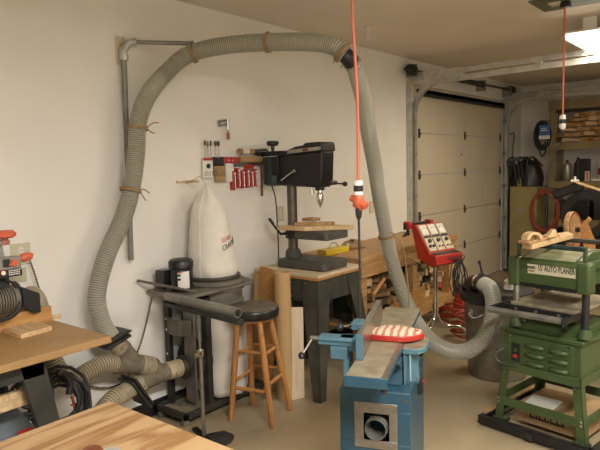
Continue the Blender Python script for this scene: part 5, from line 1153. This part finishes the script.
for z, x0, x1, n_ in layers:
    for i in range(n_):
        x = x0+(x1-x0)*(i+.5)/n_+rn.uniform(-.02, .02)
        l, h, w = rn.uniform(.14, .26), rn.uniform(.035, .062), rn.uniform(.08, .20)
        m = B().box(-l/2, -w/2, 0, l/2, w/2, h); mt = Matrix.Rotation(rn.uniform(-1.3, 1.3), 4, 'Z') @ Matrix.Rotation(rn.uniform(-.09, .09), 4, 'Y'); m.v = [mt @ v for v in m.v]
        zm = min(v.z for v in m.v); o = build('lumber_offcut', m, rn.choice(['scrap', 'pine', 'plyp', 'oak', 'scrap']), bevel=.002); o.location = (x, SY+.14+rn.uniform(-.03, .06), z-zm); tag(o, lab, 'wood offcut', 'lumber offcuts on the top shelf')
# things on the middle shelf
t = thing('spray_tank', 'pale metal tank with a domed top on the middle shelf', 'tank', (.765, 8.86, 1.281))
build('tank_body', B().rev([(0, 0), (.055, 0), (.06, .01), (.06, .20), (.05, .235), (.02, .25), (0, .25)], seg=24), 'skin', t)
build('cap', B().rev([(.02, .25), (.022, .28), (0, .285)], seg=16), 'blackp', t)
def solo(name, mb, mk, loc, lab, cat, bevel=.003, grp=None):
    o = build(name, mb, mk, bevel=bevel); o.location = loc; return tag(o, lab, cat, grp)
solo('dark_bottle', B().rev([(0, 0), (.05, 0), (.05, .24), (.02, .29), (.02, .32), (0, .32)], seg=16), 'rubber', (.90, 8.90, 1.281), 'dark bottle right of the pale tank on the middle shelf', 'bottle', 0)
solo('dark_box', B().box(-.05, -.08, 0, .05, .08, .30), 'black', (.985, 8.93, 1.281), 'tall black box on the middle shelf', 'box')
t = thing('small_carton', 'small upright white and orange carton on the middle shelf', 'carton', (1.04, 8.82, 1.281))
build('carton_body', B().box(-.028, -.02, 0, .028, .02, .13), 'paper', t, bevel=.002); build('orange_stripe', B().box(-.012, -.0206, .01, .012, -.02, .12), 'orange', t)
solo('flat_box', B().box(-.07, -.05, 0, .07, .05, .03), 'paper', (1.17, 8.82, 1.281), 'flat white box lying at the front edge of the middle shelf', 'box')
t = thing('glue_bottle', 'white bottle with a red and blue label on the middle shelf at the picture edge', 'bottle', (1.20, 8.92, 1.281))
build('bottle_body', B().rev([(0, 0), (.05, 0), (.05, .22), (.02, .27), (.02, .30), (0, .30)], seg=20), 'paper', t); build('label', B().rev([(.051, .08), (.051, .17)], seg=20), 'redp', t); build('cap', B().rev([(.024, .29), (.024, .33), (0, .33)], seg=12), 'blackp', t)
for i, (x, w, h, mk, ls) in enumerate(((.74, .18, .26, 'dsteel', 'grey'), (.98, .2, .34, 'black', 'black'), (1.25, .24, .28, 'rubber', 'dull black'), (1.6, .26, .36, 'dsteel2', 'olive grey'), (1.85, .2, .3, 'dgreen', 'dark green'))):
    solo('storage_box', B().box(-w/2, -.13, 0, w/2, .13, h), mk, (x, 8.92, .751), ls+' storage box on the low shelf, dim behind the planer', 'box', .01)
for i, (x, w, h, mk, ls) in enumerate(((.78, .24, .32, 'black', 'black'), (1.15, .3, .38, 'dsteel', 'grey'), (1.6, .3, .34, 'rubber', 'dull black'))):
    solo('storage_crate', B().box(-w/2, -.14, 0, w/2, .14, h), mk, (x, 8.93, .251), ls+' crate on the bottom shelf of the storage shelves', 'crate', .01)
for i, (x, mk, ls) in enumerate(((1.4, 'black', 'black'), (1.62, 'dsteel', 'grey'), (1.85, 'leather', 'brown'))):
    solo('storage_box', B().box(-.08, -.12, 0, .08, .12, .3), mk, (x, 8.92, 1.281), ls+' box on the middle shelf beyond the cartons', 'box', .006)
# pack hanging at the shelf corner
t = thing('hanging_coil', 'black cable coil with a blue and white card hanging on the shelf post', 'cable coil', (.52, 8.60, 1.90))
m = B(); 
for k_ in range(7): m.add(*[[], []]) if 0 else m.ring((.50+(k_-3)*.006, 8.62+(k_-3)*.012, 1.915), (.12, 1, .03*(k_-3)), .088+.006*((k_*5) % 3), .009, 26, 6)
m.v = [V((v.x, v.y, 1.915+(v.z-1.915)*1.9)) for v in m.v]
build('coil', m, 'rubber', t, world=True)
build('card', B().box(.475, 8.545, 1.90, .62, 8.55, 2.05).box(.475, 8.545, 1.86, .62, 8.55, 1.8999), 'bluecard', t, world=True)
build('white_band', B().box(.475, 8.5435, 1.86, .62, 8.5449, 1.91).box(.50, 8.5435, 1.97, .59, 8.5449, 1.985).box(.50, 8.5435, 2.0, .57, 8.5449, 2.012), 'paper', t, world=True)
build('strap', B().sweep(spline([V((.48, 8.63, 1.78)), V((.46, 8.63, 1.70)), V((.50, 8.63, 1.62)), V((.54, 8.63, 1.70)), V((.55, 8.63, 1.80))], 5), .010, 7).cyl((.55, 8.62, 2.10), (.55, 8.76, 2.12), .008, seg=8), 'rubber', t, world=True)
# mustard cabinet, black hanging tubes, pipe
t = thing('mustard_cabinet', 'mustard yellow cabinet standing in the far corner', 'cabinet', (.36, 8.68, 0))
build('cabinet_body', B().box(.17, 8.30, .05, .535, 8.66, 1.22), 'mustard', t, world=True, bevel=.008)
build('plinth', B().box(.18, 8.31, 0, .525, 8.65, .05), 'black', t, world=True)
build('label_plate', B().box(.27, 8.296, .86, .335, 8.30, .93), 'grey', t, world=True, bevel=.001)
build('lock', B().cyl((.42, 8.292, 1.10), (.42, 8.30, 1.10), .01, seg=10), 'chrome', t, world=True)
rn = random.Random(4)
t = thing('black_bundle', 'heap of black straps and tubes on top of the mustard cabinet', 'straps', (.35, 8.5, 1.221))
rows = []; seg = 26
for j in range(8):
    h = j/7; rr = (1-h**3)**.5*.19+.004; rows += [V((.345+rr*math.cos(2*PI*k_/seg)*(1+rn.uniform(-.10, .10))*1.08, 8.48+rr*.75*math.sin(2*PI*k_/seg)*(1+rn.uniform(-.1, .1)), 1.222+h*.38+rn.uniform(-.012, .012)*(j > 0))) for k_ in range(seg)]
build('bundle', B().add(rows, [(i*seg+k_, i*seg+(k_+1) % seg, (i+1)*seg+(k_+1) % seg, (i+1)*seg+k_) for i in range(7) for k_ in range(seg)]+[tuple(range(7*seg, 8*seg)), tuple(range(seg-1, -1, -1))]), 'black', t, world=True, smooth=60)
for i in range(6):
    a_ = rn.uniform(-.25, .25); P_ = [V((.345+a_+rn.uniform(-.05, .05), 8.40+rn.uniform(-.1, .1), 1.60-.14*abs(a_)*4)), V((.30+a_*.9, 8.32, 1.62)), V((.24+a_*.9, 8.27, 1.56)), V((.26+a_*.8, 8.275, 1.42)), V((.27+a_*.7, 8.28, 1.27+rn.uniform(-.02, .1)))]
    build('strap', B().sweep(spline(P_, 6), .012, 7), 'rubber', t, world=True)
t = thing('yellow_tag', 'small yellow tagged bottle hanging before the black straps', 'bottle', (.29, 8.335, 1.2205))
build('bottle_body', B().box(-.03, -.02, 0, .03, .02, .10), 'mustard', t, bevel=.008); build('cap', B().rev([(.014, .10), (.014, .13), (0, .13)], seg=12), 'paper', t)
build('hook', B().sweep(spline([V((0, .0, .13)), V((.01, .02, .18)), V((.01, .06, .2))], 4), .004, 6), 'steel', t)
o = build('downpipe', B().cyl((.075, 8.62, 0), (.075, 8.62, 1.58), .055, seg=24), 'dsteel2', loc=(.075, 8.62, 0)); tag(o, 'thick dark grey pipe standing in the corner beside the garage door', 'pipe')
o = build('wall_strip', B().sweep(spline([V((.03, 8.70, 1.95)), V((.03, 8.80, 1.98)), V((.04, 8.83, 1.93)), V((.03, 8.80, 1.75)), V((.03, 8.80, 1.55))], 5), .012, 8), 'pipe', loc=(.03, 8.8, 1.55)); tag(o, 'bent grey bracket on the wall above the thick corner pipe', 'bracket')
# red air hose coil
m = B(); P_ = []
for k_ in range(5*22+1):
    a_ = 2*PI*k_/22+PI/2; q_ = .93+.07*math.sin(k_*.13); P_.append(V((.655+.185*q_*math.cos(a_), 8.26-.004*k_/22-.01*math.sin(a_*.5), .90+.29*q_*math.sin(a_))))
m.sweep(P_, .014, 8)
o = build('air_hose_coil', m, 'redh', loc=(.655, 8.26, .62)); tag(o, 'large red air hose coil hanging in front of the mustard cabinet and shelf post', 'hose coil')
pr = thing('coil_peg', 'black peg stand holding the red air hose coil before the shelves', 'peg', (.655, 8.36, 0))
build('upright', B().box(.64, 8.31, 0, .67, 8.34, 1.24), 'black', pr, world=True); build('peg', B().box(.64, 8.20, 1.10, .67, 8.34, 1.125), 'black', pr, world=True)
# machine silhouette behind the planer: bandsaw-like dark tool with a loose wood pole
t = thing('dark_machine', 'dark machine with a curved housing standing behind the planer', 'machine', (1.35, 7.0, 0))
C0 = on(585, 205, 'y', 7.0); cxm, czm = C0.x, C0.z
m = B().annulus((cxm+.02, 6.96, czm-.10), (0, 1, 0), .16, .26, .10, 32)
build('curved_housing', m, 'black', t, world=True, bevel=.004)
build('stand', B().box(cxm-.22, 6.9, 0, cxm+.35, 7.25, .70), 'black', t, world=True, bevel=.02)
build('body', B().box(cxm+.15, 6.98, .70, cxm+.38, 7.2, czm+.12), 'rubber', t, world=True, bevel=.02)
build('table', B().box(cxm-.25, 6.85, .70, cxm+.4, 7.2, .73), 'dsteel', t, world=True, bevel=.003)
build('lamp_arm', B().bar((cxm-.32, 6.95, czm+.10), (cxm-.02, 6.98, czm+.22), .10, .10), 'black', t, world=True, bevel=.02)
a_, b_ = on(576, 182, 'y', 6.8), on(600, 190, 'y', 6.8)
build('wood_pole', B().bar(a_, b_+(b_-a_)*.5, .03, .025), 'pine', t, world=True, bevel=.004, label='light wood pole')  # separate wood pole, only grouped under the machine, not a handle of it
c = on(575, 181, 'y', 6.85); build('white_clip', B().box(c.x-.04, 6.84, c.z-.01, c.x+.04, 6.86, c.z+.015).cyl((c.x, 6.85, c.z), (c.x, 6.85, c.z+.05), .012, seg=8), 'white', t, world=True, bevel=.002)
# wood pieces standing just behind the planer head
def stick(pxs, yy, th, mk, nm, lab, cat):
    P_ = [on(x, y, 'y', yy) for x, y in pxs]; c = P_[-1]
    o = build(nm, B().add([V((p.x, yy, p.z)) for p in P_]+[V((p.x, yy+th, p.z)) for p in P_], [tuple(range(len(P_))), tuple(range(2*len(P_)-1, len(P_)-1, -1))]+[(i, (i+1) % len(P_), len(P_)+(i+1) % len(P_), len(P_)+i) for i in range(len(P_))]), mk, loc=c, bevel=.003); return tag(o, lab, cat)
cz = on(573, 226, 'y', 4.9)
t = thing('wooden_disc', 'round wooden disc with a red rim seen nearly edge on behind the planer', 'disc', (cz.x, 4.9, .75))
dax = V((.985, -.07, .10)).normalized()
k = build('disc_body', B().rev([(0, -.022), (.138, -.022), (.142, -.015), (.142, .015), (.138, .022), (0, .022)], cz-V((0, 0, .03)), dax, seg=48), 'scrap', t, world=True)
build('red_rim', B().annulus(cz-V((0, 0, .03))+dax*.0225, dax, .125, .1385, .002, 48), 'redh', k, world=True)
build('hub', B().cyl(cz-V((0, 0, .03))+dax*.02, cz-V((0, 0, .03))+dax*.05, .02, seg=14), 'black', t, world=True)
t2 = thing('tool_cart', 'dark cart behind the planer carrying the wooden disc and frame', 'cart', (1.95, 5.0, 0))
build('cart_top', B().box(1.66, 4.72, .74, 2.35, 5.25, .77), 'bench', t2, world=True, bevel=.003)
for x in (1.68, 2.29):
    for y in (4.74, 5.19): build('leg', B().box(x, y, 0, x+.04, y+.04, .74), 'black', t2, world=True)
build('shelf', B().box(1.70, 4.76, .30, 2.31, 5.21, .32), 'black', t2, world=True)
stick([(583.5, 222), (588, 217), (591, 220), (587, 224), (595, 243), (592, 262), (586, 262), (580, 226)], 5.02, .04, 'oak', 'forked_board', 'forked orange-brown wooden piece leaning behind the planer beside the disc', 'board')
stick([(564, 228), (567, 226), (570, 232), (569, 262), (566, 262), (565.5, 236)], 5.0, .03, 'pine', 'wood_peg', 'small pale wooden peg left of the wooden disc behind the planer', 'wood peg')
